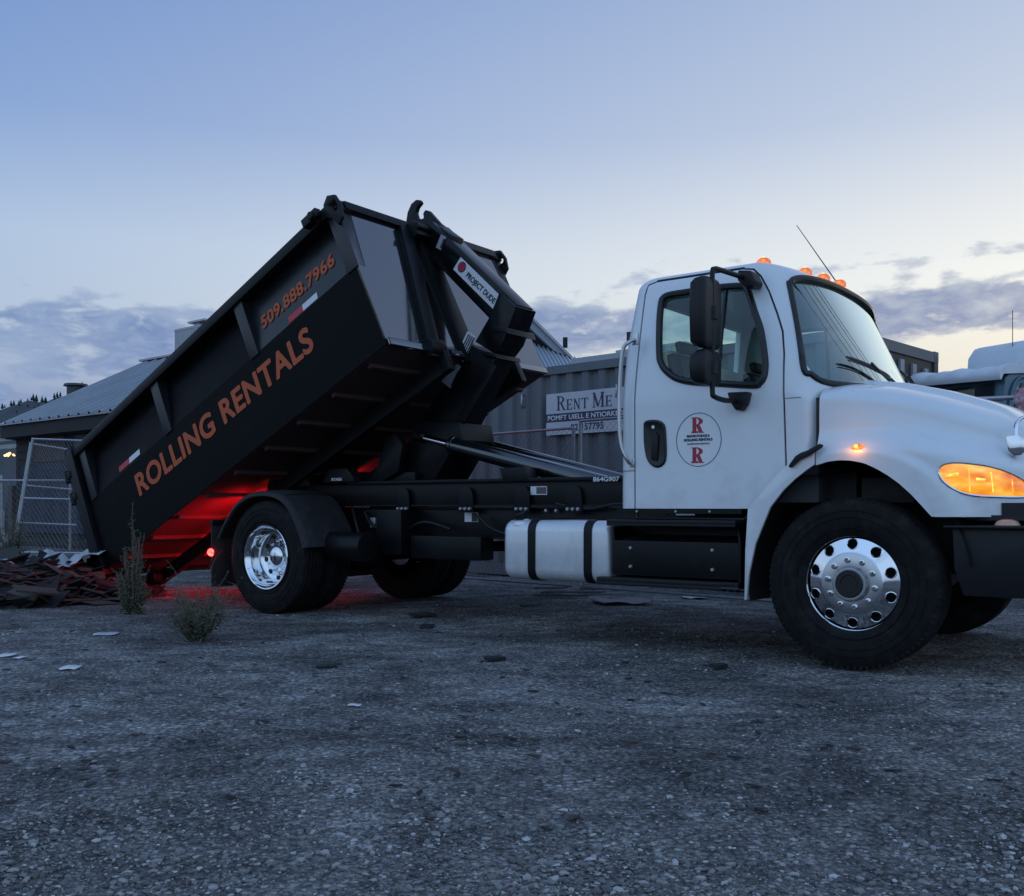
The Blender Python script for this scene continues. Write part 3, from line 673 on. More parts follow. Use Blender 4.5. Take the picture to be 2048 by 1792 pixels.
def front_rim(parent, y0):
    b = MB(); b.lathe([(.285,.20),(.283,.03),(.290,.012),(.300,.004),(.296,-.006),(.288,-.004),(.283,.004),(.272,.0)], chrome, (0,y0,0), 72)
    # disc made as sectors with real hand holes
    N = 10; pts = []; holes = MB()
    prof_r = [.272,.255,.238,.221,.205,.19]
    hfun = lambda r: interp(r, [(.10,-.035),(.176,-.035),(.19,-.026),(.272,.0)])
    n_a = 240; rr = [.100,.12,.15,.176,.183,.19]+[.195+.077*i/22 for i in range(23)]
    vs = []; 
    for r in rr:
        for k in range(n_a): a = 2*math.pi*k/n_a; vs.append(Vector((r*math.cos(a), y0+hfun(r), r*math.sin(a))))
    fs = []
    def inh(r, a):
        k = round((a-rad(18))/rad(36)); ac = rad(18)+k*rad(36); x, y = r*math.cos(a-ac)-.238, r*math.sin(a-ac); return math.hypot(x, y) < .031
    for i in range(len(rr)-1):
        for k in range(n_a):
            if inh((rr[i]+rr[i+1])/2, 2*math.pi*(k+.5)/n_a): continue
            fs.append((i*n_a+k, i*n_a+(k+1) % n_a, (i+1)*n_a+(k+1) % n_a, (i+1)*n_a+k))
    b.add(vs, fs, chrome)
    for k in range(10):
        ac = rad(18+36*k); c = Vector((.238*math.cos(ac), y0+hfun(.238), .238*math.sin(ac)))
        er = Vector((math.cos(ac), (hfun(.25)-hfun(.225))/.025, math.sin(ac))).normalized(); et = Vector((-math.sin(ac), 0, math.cos(ac)))
        ringp = [c+(er*math.cos(q)+et*math.sin(q))*.0325+Vector((0,-.001,0)) for q in [2*math.pi*i/28 for i in range(28)]]
        b.tube(ringp, .0035, chrome, 6, closed=True)
        b.grid([ringp, [p+Vector((0,.03,0)) for p in ringp]], alu, wrap=True)
    b.lathe([(.10,-.036),(.172,-.038),(.186,-.031)], alu, (0,y0,0), 60)
    b.lathe([(.284,.06),(.0,.06)], dark, (0,y0+.02,0), 40)
    return b.build('rim', parent, smooth=40)
def lugs(parent, r, y, n=10, s=.014, L=.03):
    b = MB(); b.lathe([(s*1.35,.0),(s*1.3,-.006),(s,-.007),(s*.98,-L*.7),(s*.6,-L),(.0,-L)], chrome, (0,0,0), 12); first = None
    for k in range(n):
        if first is None: first = b.build('lug_nut', parent); o = first
        else: o = first.copy(); S.collection.objects.link(o); o.parent = parent
        a = rad(36*k+18+9); o.location = (r*math.cos(a), y, r*math.sin(a))
def wheel_front():
    b = MB(); b.lathe([(.0,-.02),(.062,-.02),(.064,-.07),(.075,-.075),(.098,-.072),(.108,-.055),(.108,-.02),(.16,.02),(.16,.16),(.0,.16)], greymetal, (0,.055,0), 40)
    b.lathe([(.0,-.0765),(.050,-.0765),(.054,-.082),(.078,-.082),(.084,-.077),(.085,-.05)], gasket, (0,.055,0), 24)
    o = b.build('wheel', truck)
    tyre_obj(.52, 'tyre', o, 0.0, .27); front_rim(o, .055); lugs(o, .143, .017); return o
wf = wheel_front(); wf.location = (0,.03,.515)
wf2 = dup(wf); wf2.parent = truck; wf2.location = (0, 2.41, .515); wf2.rotation_euler = (0,0,math.pi)
def wheel_rear():
    b = MB(); b.lathe([(.0,.125),(.06,.128),(.10,.14),(.115,.165),(.16,.19),(.16,.60),(.0,.60)], chrome, (0,0,0), 40)
    o = b.build('wheel', truck)
    t1 = tyre_obj(.52, 'tyre', o, 0.0, .27); t2 = tyre_obj(.52, 'tyre', o, .33, .27)
    b = MB(); b.lathe([(.284,.25),(.283,.045),(.291,.02),(.302,.010),(.297,.002),(.287,.006),(.281,.02),(.272,.035),(.262,.045),(.258,.11),(.250,.155),(.235,.175),(.195,.185),(.13,.18),(.12,.18)], chrome, (0,0,0), 72)
    for k in range(10):
        a = rad(36*k+10); c = Vector((.205*math.cos(a), .180, .205*math.sin(a))); b.lathe([(.0,-.002),(.024,-.002)], dark, c, 18)
    b.build('rim', o, smooth=40)
    b = MB(); b.lathe([(.0,.095),(.05,.098),(.085,.108),(.104,.125),(.108,.14),(.110,.185)], chrome, (0,0,0), 40); b.build('hub_cap', o)
    lugs(o, .150, .182, 10, .013, .035); return o
wr = wheel_rear(); wr.location = (-5.355,.02,.515)
wr2 = dup(wr); wr2.parent = truck; wr2.location = (-5.355, 2.42, .515); wr2.rotation_euler = (0,0,math.pi)
b = MB(); b.tube([(-5.355,.5,.515), (-5.355,1.94,.515)], .10, black, 12); b.lathe([(.0,-.2),(.18,-.15),(.22,0),(.18,.15),(0,.2)], black, (-5.355,1.22,.515), 20, 'y')
b.tube([(-5.3,1.22,.53),(-2.0,1.22,.70)], .05, black, 10); b.tube([(0,.3,.515),(0,2.14,.515)], .06, black, 10); b.build('axle', truck)

# ---- rear quarter fender
def rear_fender():
    P = []
    prof = [(-6.03,.67),(-5.99,.74),(-5.93,.82),(-5.85,.91),(-5.77,.985),(-5.66,1.045),(-5.55,1.083),(-5.42,1.097),(-5.28,1.094),(-5.17,1.072),(-5.06,1.02),(-4.98,.94),(-4.90,.83),(-4.84,.72),(-4.80,.615)]
    prof = [(p.x, p.z) for p in catmull([(u, 0, z) for u, z in prof], 2)]
    n = len(prof); b = MB(); rows = []
    for k, y in enumerate((.012,-.004,.0,.02,.045,.16,.3,.45,.60,.615)):
        dzz = (-.03,-.02,-.004,.018,.026,.034,.038,.036,.026,.0)[k]
        row = []
        for i, (u, z) in enumerate(prof):
            a = Vector((u+5.4, z-.55)).normalized(); row.append(Vector((u+a.x*dzz*1.2, y, z+a.y*dzz)))
        rows.append(row)
    b.grid(rows, fend); o = b.build('rear_fender', truck, smooth=50)
    md = o.modifiers.new('s', 'SOLIDIFY'); md.thickness = .012; dg = C.evaluated_depsgraph_get(); dg.update(); me = bpy.data.meshes.new_from_object(o.evaluated_get(dg)); o.modifiers.clear(); o.data = me; fin(me, 50)
    b = MB(); b.tube([(-5.12,.08,1.075),(-5.12,.60,1.085)], .018, plastic, 8); b.build('fender_bar', o); b = MB(); b.tube([(-4.82,.0,.655),(-4.82,.60,.655)], .010, plastic, 6)
    for q in (.08,.35,.6): b.lathe([(0,.012),(.012,.01),(.014,0)], greymetal, (-4.835,q,.66), 10, 'x')
    b.build('fender_bar', o)
    return o
rf = rear_fender(); rf2 = dup(rf); rf2.parent = truck; rf2.location = (0, 2.44, 0); rf2.scale = (1,-1,1)
# mudflap and tail lamps
flap = mat('mudflap_rubber', (.03,.028,.028), .7, var=.5, vscale=12, bump=.2, bscale=40)
for y0 in (0.02, 1.82):
    b = MB(); b.box((-6.15,y0,.20), (-6.14,y0+.60,.84), flap); b.box((-6.16,y0-.005,.80), (-6.12,y0+.61,.85), black); b.build('mudflap', truck, bevel=.002)
def redlight(u, v, z, r, e, d=1, glow=True):
    b = MB(); b.lathe([(.0,-.022),(r*.6,-.02),(r*.92,-.01),(r,.0),(r*1.12,.004),(r*1.12,.012)], redlamp, (u,v,z), 20, 'y'); b.build('marker_lamp', truck)
    if e:
        L = bpy.data.lights.new('marker_glow', 'POINT'); L.energy = e; L.color = (1,.02,.015); L.shadow_soft_size = .03
        o = bpy.data.objects.new('marker_glow', L); S.collection.objects.link(o); o.location = (u, v-.06, z); o.parent = truck
redlight(-6.155,.015,.536,.034,.12)
# tail lamp bar (faces rearward, throws red under the bin)
b = MB(); b.box((-6.20,.50,.72), (-6.12,1.94,.90), black); b.box((-6.22,.40,.60), (-6.16,2.04,.68), black); b.build('tail_bar', truck, bevel=.004)
for v_ in (.62,.80,1.62,1.80):
    b = MB(); b.lathe([(.0,-.02),(.035,-.018),(.05,.0),(.055,.008)], redlamp, (-6.203,v_,.81), 18, 'x'); b.build('tail_lamp', truck)
    L = bpy.data.lights.new('tail_glow', 'SPOT'); L.energy = 45 if v_ == .62 else 95; L.color = (1,.008,.02); L.shadow_soft_size = .12; L.spot_size = rad(150); L.spot_blend = .7
    o = bpy.data.objects.new('tail_glow', L); S.collection.objects.link(o); o.location = (-6.27, v_, .81); o.parent = truck
    o.rotation_euler = Vector((1, 0, -.55)).to_track_quat('Z', 'Y').to_euler()       # shines back and up on the tipped floor

for v_ in (.95, 1.22, 2.0):                               # added red fill lights, no lamps of their own, for spill on frame and floor
    L = bpy.data.lights.new('added_red_fill', 'POINT'); L.energy = 6; L.color = (1,.02,.02); L.shadow_soft_size = .05
    o = bpy.data.objects.new('added_red_fill', L); S.collection.objects.link(o); o.location = (-6.05, v_, 1.22 if v_ == 1.22 else 1.0); o.parent = truck
# ---- chassis and hoist sub-frame
b = MB()
for y0, y1 in ((.79,.86),(1.58,1.65)):
    b.box((-6.15,y0,.70), (.9,y1,.972), black); b.box((-6.15,y0-.03,.955), (-.4,y0,.972), black); b.box((-6.15,y0-.03,.70), (-.4,y0,.715), black)
for u in (-6.0,-4.6,-3.4,-2.4,-1.2,.3): b.box((u,.86,.74), (u+.08,1.58,.95), black)
b.box((-4.45,.55,.55), (-4.15,.79,.95), black); b.build('chassis', truck, bevel=.004)
b = MB()
for y0, y1 in ((.74,.84),(1.60,1.70)):
    b.box((-6.05,y0,.985), (-1.72,y1,1.185), black)                       # web tube
    b.box((-5.0,y0-.035,1.185), (-1.72,y1+.02,1.215), black)                 # top flange
    b.box((-6.05,y0-.028,.977), (-1.72,y0,.993), black)
for u in (-6.0,-5.0,-4.3,-3.2,-2.3,-1.8): b.box((u,.84,1.02), (u+.10,1.60,1.14), black)
b.build('hoist_frame', truck, bevel=.004)
hf = truck.children[-1]
# brackets with bolts
bo = MB(); bo.lathe([(.0,-.022),(.013,-.02),(.016,-.012),(.017,.0)], greymetal, (0,0,0), 10)
bolt0 = None
def bolts(L):
    global bolt0
    for p in L:
        if bolt0 is None: bolt0 = bo.build('bolt', hf); o = bolt0
        else: o = bolt0.copy(); S.collection.objects.link(o); o.parent = hf
        o.location = p
for u in (-4.27,-3.53,-2.93,-2.42):
    b = MB(); pl_ = [(u-.085,.93),(u+.085,.93)]+[(u+.075*math.cos(a), 1.075+.075*math.sin(a)) for a in [rad(x) for x in range(0, 181, 20)]]
    b.prism(pl_, .700, .712, black); b.build('mounting_plate', hf, bevel=.002)
    bolts([(u-.05,.70,.958),(u+.0,.70,.958),(u+.05,.70,.958)])
bolts([(-2.72,.76,.945),(-2.62,.76,.945),(-4.68,.76,.93),(-4.66,.76,.86),(-4.67,.76,.80),(-4.52,.76,.92),(-4.50,.76,.84)])
# big pivot bracket + rear hinge + locks
b = MB(); b.prism([(-5.28,1.21),(-5.20,1.34),(-4.95,1.34),(-4.87,1.26),(-4.85,1.21)], .66, .78, black); b.build('frame_bracket', hf, bevel=.006)
b = MB(); b.prism([(-5.28,1.21),(-5.20,1.34),(-4.95,1.34),(-4.87,1.26),(-4.85,1.21)], 1.66, 1.78, black); b.build('frame_bracket', hf, bevel=.006); b = MB()
b.prism([(-5.9,1.18),(-5.8,1.30),(-5.6,1.30),(-5.5,1.18)], .70, .84, black)
b.build('frame_bracket', hf, bevel=.006); b = MB(); b.lathe([(.0,-.02),(.07,-.02),(.07,1.18),(.0,1.18)], black, (-6.0,.66,1.18), 20); b.build('rear_pivot', hf); b = MB()
b.prism([(-3.13,1.19),(-3.16,1.30),(-2.92,1.31),(-2.86,1.19)], .70, .86, black); b.build('frame_lock', truck, bevel=.006)
# drive parts hanging below
b = MB(); b.tube([(-4.95,.34,.62),(-4.35,.34,.62)], .13, black, 16); b.box((-4.1,.62,.52),(-3.3,.80,.72), black); b.build('air_tank', truck, bevel=.01)
b = MB(); b.box((-1.7,.9,.45), (-.7,1.5,.9), dark); b.box((-.6,.75,.55), (.7,1.7,1.2), dark); b.build('engine_block', truck, bevel=.02)
for k, pts in enumerate(([(-4.75,.70,.93),(-4.6,.66,.80),(-4.3,.66,.74),(-4.0,.68,.84),(-3.7,.70,.78)],[(-3.4,.70,.90),(-3.2,.68,.78),(-2.9,.68,.74),(-2.66,.70,.82)],[(-4.9,.68,.98),(-4.8,.62,.86),(-4.7,.60,.70),(-4.5,.62,.62)],[(-2.6,.72,1.0),(-2.3,.72,.96),(-2.0,.72,1.0),(-1.7,.74,.96)],[(-1.55,.78,1.18),(-1.6,.70,1.05),(-1.75,.70,.98),(-2.0,.74,.97)])):
    b = MB(); b.tube(catmull(pts, 5), .014, plastic, 7); b.build('hose', truck)
b = MB(); b.box((-4.75,.72,.70),(-4.45,.79,.95), black); b.box((-4.68,.69,.78),(-4.60,.72,.88), greymetal); b.build('valve_block', truck, bevel=.006)
# stickers and stencils on the sub-frame
b = MB(); b.box((-2.865,.733,1.075), (-2.70,.737,1.145), whitev); s1 = b.build('frame_sticker', truck)
b = MB(); b.box((-2.805,.7315,1.082), (-2.705,.7328,1.138), mat('sticker_grey', (.12,.08,.08), .5)); b.build('sticker_print', s1)
b = MB(); b.box((-3.61,.783,.845), (-3.46,.787,.925), whitev); s2 = b.build('frame_sticker', truck)
b = MB(); b.box((-3.53,.7815,.848), (-3.463,.7828,.922), blackink); b.build('sticker_print', s2)
text('864G907', 'frame_number', whitev, truck, .05, frame((-2.235,.7035,1.176),(1,0,0),(0,0,1)), width=.235, bold=.0012)
text('BOCARESA', 'frame_number', whitev, truck, .036, frame((-5.20+.05,.655,1.225),(1,0,0),(0,0,1)), width=.14, bold=.0008)

# ---- fuel tank
def rrect(y0, y1, z0, z1, r, n=5):
    o = []
    for (cy, cz, a0) in ((y1-r, z1-r, 0), (y0+r, z1-r, 90), (y0+r, z0+r, 180), (y1-r, z0+r, 270)):
        for i in range(n+1): a = rad(a0+90*i/n); o.append((cy+r*math.cos(a), cz+r*math.sin(a)))
    return o
def loftx(b, xs, secs, m):
    P = [[Vector((x, y, z)) for y, z in s] for x, s in zip(xs, secs)]; o = len(b.v); b.grid(P, m, wrap=True); k = b.mi(m); Q = len(P[0])
    b.f.append([o+i for i in range(Q)]); b.m.append(k); b.f.append([o+(len(P)-1)*Q+i for i in range(Q)]); b.m.append(k)
b = MB(); R = lambda s: rrect(.08+s, .70-s, .43+s, .878-s, .085-s*.3)
loftx(b, [-2.655,-2.645,-2.62,-2.60,-1.77,-1.745,-1.73,-1.725], [R(.035),R(.012),R(.002),R(0),R(0),R(.002),R(.012),R(.03)], tankm)
tank = b.build('fuel_tank', truck, smooth=45)
for u in (-2.385,-1.89):
    b = MB(); S0 = rrect(.072,.708,.422,.886,.09); S1 = rrect(.082,.698,.432,.876,.084)
    P = [[Vector((x, y, z)) for y, z in s] for x, s in ((u-.033,S1),(u-.033,S0),(u+.033,S0),(u+.033,S1))]; b.grid(P, black, wrap=True); b.build('tank_strap', tank)
b = MB(); b.lathe([(.085,-.03),(.08,.0),(.05,.012),(.045,.02)], tankm, (-2.53,.17,.865), 20, 'z'); b.build('filler_neck', tank)
b = MB(); b.lathe([(.0,.065),(.035,.065),(.045,.058),(.047,.015),(.045,.01)], plastic, (0,0,0), 18, 'z'); c_ = b.build('tank_cap', tank); c_.location = (-2.53,.165,.872); c_.rotation_euler = (.35,-.25,0)
b = MB(); b.prism([(-2.25,.8785),(-2.02,.8785),(-2.02,.8815),(-2.25,.8815)], .2,.5, whitev)
# ---- step box
b = MB()
b.box((-1.70,.02,.862), (-.735,.36,.888), plastic); b.prism([(-1.70,.862),(-.735,.862),(-.735,.845),(-1.70,.845)], .02, .035, plastic)
b.prism([(-1.69,.74),(-.75,.74),(-.74,.50),(-1.69,.50)], .10, .13, black)
b.prism([(-1.69,.84),(-1.68,.74),(-1.69,.50),(-1.70,.50),(-1.70,.84)], .10, .6, black)
b.prism([(-.75,.84),(-.73,.74),(-.73,.44),(-.75,.44)], .10, .6, black)
b.add([(-1.69,.13,.74),(-.75,.13,.74),(-.80,.36,.78),(-1.60,.36,.78)], [(0,1,2,3)], plastic)
b.box((-1.68,.36,.50), (-.76,.38,.86), black); b.build('step_box', truck, bevel=.004)
sb = truck.children[-1]
b = MB(); b.prismz([(-1.78,.02),(-.86,.02),(-.80,.06),(-.73,.06),(-.73,.40),(-1.78,.40)], .455, .485, plastic); b.box((-1.78,.022,.43), (-.84,.03,.456), plastic); b.build('lower_step', truck, bevel=.004)
for u, z in ((-1.55,.69),(-1.55,.56),(-.93,.69),(-.93,.56)):
    b = MB(); b.lathe([(.0,-.012),(.010,-.011),(.014,0)], greymetal, (u,.10,z), 12); b.build('bolt', sb)
b = MB(); b.box((-.725,.10,.93), (-1.66,.14,.965), black)
for u in (-1.5,-1.2,-.95): b.lathe([(.0,-.008),(.008,-.007),(.01,0)], greymetal, (u,.10,.945), 8)
b.tube([(-1.30,.16,.93),(-1.24,.13,.962)], .012, alu, 6); b.box((-1.22,.14,.92),(-1.08,.2,.955), alu); b.build('sill_rail', truck)

# ---- door mirrors
mir = thing('x', '', '') if False else None
b = MB(); b.tube(catmull([(-.70,.14,2.46),(-.72,.05,2.465),(-.75,-.16,2.468),(-.758,-.235,2.462),(-.765,-.25,2.43),(-.765,-.25,2.2),(-.765,-.25,1.9),(-.765,-.25,1.70),(-.758,-.235,1.665),(-.74,-.12,1.65),(-.735,.02,1.66),(-.74,.09,1.665)], 4), .0165, plastic, 10)
ma = b.build('mirror_arm', truck)
b = MB(); b.prism([(-.745,2.515),(-.655,2.50),(-.625,2.43),(-.64,2.395),(-.70,2.40),(-.75,2.45)], .08, .22, plastic); b.build('mirror_bracket', ma, bevel=.015)
b = MB(); b.prism([(-.80,1.72),(-.65,1.715),(-.67,1.64),(-.70,1.60),(-.74,1.598),(-.775,1.65)], .03, .11, plastic); b.build('mirror_bracket', ma, bevel=.015)
def mirror(z0, z1):
    b = MB(); secs = []; zs = [z0, z0+.012, z0+.04, (z0+z1)/2, z1-.04, z1-.012, z1]
    for z, s in zip(zs, (.05,.018,.0,-.004,.0,.018,.05)):
        o = []
        for y, x in rrect(-.39+s, -.11-s, -.865+s, -.755-s*.3, .045 if s < .04 else .02): o.append(Vector((x, y, z)))
        secs.append(o)
    k = b.mi(plastic); o0 = len(b.v); b.grid(secs, plastic, wrap=True); Q = len(secs[0]); b.f.append([o0+i for i in range(Q)]); b.m.append(k); b.f.append([o0+6*Q+i for i in range(Q)]); b.m.append(k)
    b.box((-.867,-.33,z0+.05), (-.860,-.17,z1-.05), chrome)
    for z in (z0+(z1-z0)*.5,): b.lathe([(.0,.04),(.028,.04),(.028,-.04),(.0,-.04)], plastic, (-.762,-.25,z), 12, 'z')
    o = b.build('mirror', truck, smooth=45); return o
mirror(1.965,2.405); mirror(1.735,1.953)
for y in (2.40,): 
    b = MB(); b.tube([(-.72,2.30,2.45),(-.765,2.69,2.43),(-.765,2.69,1.70),(-.73,2.35,1.66)], .0165, plastic, 8); b.box((-.86,2.55,1.98),(-.77,2.82,2.40), plastic); b.box((-.86,2.55,1.74),(-.77,2.82,1.94), plastic); b.build('mirror_arm', truck)
# grab handle behind the door
b = MB(); b.tube(catmull([(-1.505,.10,2.135),(-1.53,.05,2.12),(-1.575,.03,2.05),(-1.60,.03,1.75),(-1.592,.03,1.43),(-1.545,.05,1.30),(-1.528,.09,1.27)], 5), .014, alu, 10); gh_ = b.build('grab_handle', truck)
b = MB(); b.prism([(-1.535,2.10),(-1.485,2.10),(-1.485,2.185),(-1.515,2.185)], .085, .102, alu); b.build('handle_foot', gh_, bevel=.003); b = MB(); b.prism([(-1.55,1.31),(-1.515,1.31),(-1.515,1.255),(-1.55,1.255)], .088, .102, alu); b.build('handle_foot', gh_, bevel=.003)
# seam line on the rear cab corner and lower quarter panel
b = MB(); b.box((-1.66,.0985,1.225), (-1.515,.0995,1.23), gasket); b.build('panel_seam', cab)
b = MB(); b.box((-.43,.0985,1.66), (-.33,.0992,1.664), gasket); b.build('panel_seam', cab)
# roof lamps
rl = None
for v in (.47,1.0,1.26,1.52,1.97):
    zz = 2.655 if .9 < v < 1.6 else 2.635
    uu = {.47:-.73, 1.0:-.64, 1.26:-.60, 1.52:-.57}.get(v, -.73)
    b = MB(); b.lathe([(.0,.046),(.02,.044),(.045,.030),(.056,.010),(.058,-.02)], amber, (0,0,0), 20, 'z')
    if rl is None: rl = b.build('roof_lamp', truck, smooth=60); o = rl
    else: o = rl.copy(); S.collection.objects.link(o); o.parent = truck
    o.location = (uu, v, zz-.005); o.scale = (.95,.65,.85)
    b = MB(); b.lathe([(.0,.0525),(.010,.051),(.017,.040)], amberhot, (0,0,0), 10, 'z'); h_ = b.build('bulb', o)
# wipers
def wiper(a, piv, c_):
    b = MB(); b.tube(catmull([piv, a], 4), .009, gasket, 6)
    d_ = (Vector(c_[1])-Vector(c_[0])); n_ = 10
    pts = [Vector(c_[0])+d_*i/n_+Vector((0,0,.012*math.sin(math.pi*i/n_))) for i in range(n_+1)]
    b.tube(pts, [.006]+[.011]*9+[.006], gasket, 6); b.tube([p+Vector((.01,0,-.022)) for p in pts], .005, gasket, 5); b.build('wiper', truck)
wp = lambda v, z, o=.03: (front_u(v, z)+o, v, z)
wiper(wp(.75,1.93,.05), (-.04,1.12,1.80), (wp(.47,1.945,.035), wp(1.02,1.865,.04)))
wiper(wp(1.60,1.93,.05), (-.06,1.9,1.79), (wp(1.45,1.955,.035), wp(1.80,1.83,.04)))
# antenna
b = MB(); b.tube([(-.66,2.12,2.60),(-1.12,2.10,3.32)], [.006,.003], gasket, 5); b.build('antenna', truck)
# small cab rear fitting
b = MB(); b.box((-1.70,.30,2.16), (-1.655,.34,2.24), gasket); b.build('cab_bracket', truck)

# ---- hook arm
armm = mat('arm_black_paint', (.004,.0045,.006), .16, spec=.22, var=.4, vscale=4, col2=(.012,.012,.013), bump=.05, bscale=8)
b = MB()
dd = Vector((1.117,-1.012)).normalized(); nn_ = Vector((-dd.y, dd.x))
A0 = Vector((-4.26,3.652)); A1 = Vector((-3.273,2.757))
b.prism([tuple(A0), tuple(A1), tuple(A1-nn_*.275), tuple(A0-nn_*.262-dd*.04)], 1.10, 1.34, armm)
arm = b.build('hook_arm', truck, bevel=.004)
HK = [(-4.40,3.778),(-4.437,3.791),(-4.461,3.767),(-4.454,3.729),(-4.487,3.723),(-4.527,3.746),(-4.542,3.79),(-4.525,3.828),(-4.485,3.858),(-4.498,3.884),(-4.538,3.892),(-4.591,3.867),(-4.631,3.805),(-4.647,3.734),(-4.627,3.669),(-4.564,3.623),(-4.476,3.59),(-4.40,3.515),(-4.20,3.34),(-4.10,3.50)]
b = MB(); HK = [(-4.40+(x+4.40)*1.18, 3.62+(z-3.62)*1.18) if x < -4.25 else (x, z) for x, z in HK]; b.prism(HK, 1.20, 1.25, black)
b.prism([(-4.33,3.70),(-4.36,3.58),(-4.10,3.30),(-4.05,3.50)], 1.13, 1.31, black); b.build('hook', truck, bevel=.008)
b = MB(); b.tube([(-4.52,.62,3.60),(-4.52,1.82,3.60)], .028, black, 10)
# jib: elbow box, lower arm
b = MB(); 
b.prism([(-3.44,2.885),(-3.262,2.735),(-3.40,2.44),(-3.50,2.34),(-3.72,2.47),(-3.56,2.67)], 1.065, 1.375, armm)
b.prism([(-3.52,2.60),(-3.345,2.555),(-3.325,2.50),(-3.50,2.535)], 1.03, 1.46, black)
b.prism([(-3.62,2.375),(-3.46,2.335),(-3.45,2.295),(-3.61,2.325)], 1.03, 1.40, black)
b.prism([(-3.80,2.46),(-3.50,2.30),(-3.86,1.77),(-3.99,1.58),(-4.43,1.56),(-4.43,1.74),(-4.0,2.21)], 1.08, 1.36, black)
b.prism([(-3.55,2.28),(-3.46,2.22),(-3.82,1.74),(-3.93,1.76)], 1.04, 1.08, black)
b.build('jib', arm, bevel=.005)
b = MB(); b.prism([(-4.40,1.78),(-3.84,1.74),(-3.80,1.58),(-3.92,1.50),(-4.15,1.20),(-4.60,1.20),(-4.62,1.40),(-4.43,1.62)], .98, 1.46, black)
b.prism([(-4.62,1.62),(-4.50,1.66),(-4.40,1.55),(-4.46,1.30),(-4.75,1.18),(-4.95,1.18),(-4.72,1.36)], .84, .92, black)
b.prism([(-4.62,1.62),(-4.50,1.66),(-4.40,1.55),(-4.46,1.30),(-4.75,1.18),(-4.95,1.18),(-4.72,1.36)], 1.52, 1.60, black)
b.prism([(-4.6,1.3),(-4.3,1.3),(-4.3,1.2),(-5.9,1.2),(-5.9,1.3)], .90, 1.54, black); b.build('main_arm', truck, bevel=.008)
b = MB(); b.box((-3.72,1.30,1.8),(-3.70,1.31,1.9), black)
# stickers on arm
Ma = frame((-4.39+.47*1.117, 1.099, 3.769-.47*1.012)+Vector((0,0,0)).to_tuple()[0:0], (1,0,0), (0,0,1)) if False else None
def onarm(t, d): p = Vector((-4.37,3.751))+dd*t-nn_*d; return (p.x, 1.0965, p.y)
b = MB(); Q = [onarm(.66,.05), onarm(1.30,.05), onarm(1.30,.185), onarm(.66,.185)]
b.add([Vector(q) for q in Q]+[Vector(q)+Vector((0,.003,0)) for q in Q], [(0,1,2,3),(7,6,5,4),(0,4,5,1),(1,5,6,2),(2,6,7,3),(3,7,4,0)], whitev); st = b.build('arm_sticker', truck)
text('PROJECT DUDE', 'sticker_lettering', blackink, st, .07, frame(Vector(onarm(.83,.148))+Vector((0,-.001,0)), (dd.x,0,dd.y), (nn_.x,0,nn_.y)), width=.43, bold=.002)
b = MB(); c0 = Vector(onarm(.735,.11)); b.tube([c0+Vector((0,-.001,0)), c0+Vector((0,-.004,0))], .042, logored, 20); b.tube([c0+Vector((0,-.001,-.0)), c0+Vector((0,-.002,0))], .05, navy, 20); b.build('sticker_emblem', st)
def plate(name, u0, z0, t, wd, hh, par, m=whitev, v=1.058):
    a = Vector((math.cos(t), math.sin(t))); c = Vector((-a.y, a.x)); o = Vector((u0, z0)); Q = [o, o+a*wd, o+a*wd+c*hh, o+c*hh]
    b = MB(); b.prism([tuple(q) for q in Q], v-.003, v, m); return b.build(name, par)
pA = plate('arm_sticker', -3.865, 2.30, rad(57), .26, .11, truck, v=1.078)
for k in range(4): plate('sticker_print', -3.858+.0, 2.312, rad(57), .23, .012, pA, blackink, 1.0745) if k == 0 else plate('sticker_print', -3.858-.024*k*math.sin(rad(57)), 2.312+.024*k*math.cos(rad(57)), rad(57), .23, .012, pA, blackink, 1.0745)
pB = plate('arm_sticker', -4.02, 2.07, rad(57), .23, .13, truck, mat('grey_vinyl', (.35,.35,.37), .5), v=1.078)
plate('sticker_print', -4.00, 2.085, rad(57), .16, .015, pB, blackink, 1.0745)
pC = plate('arm_sticker', -4.155, 3.37, rad(60), .13, .07, truck, mat('grey_vinyl', (.35,.35,.37), .5), v=1.098); plate('sticker_print', -4.145, 3.385, rad(60), .09, .02, pC, blackink, 1.0945)
# ---- hydraulic cylinders
for v_, nm in ((.97,'near'), (1.47,'far')):
    p0, p1 = Vector((-4.30,v_,1.63)), Vector((-2.25,v_,1.145)); t = (p1-p0).normalized()
    b = MB(); q0 = p0+t*.40; b.tube([q0, q0+t*.03, q0+t*.035, p1], [.084,.084,.076,.076], cylm, 28)
    b.tube([q0-t*.03, q0], .065, black, 16); cy = b.build('lift_cylinder', truck)
    b = MB(); b.tube([p0, q0], .034, steelrod, 14); b.tube([p0-t*.04, p0+t*.05], .055, black, 12); b.build('cylinder_rod', cy)

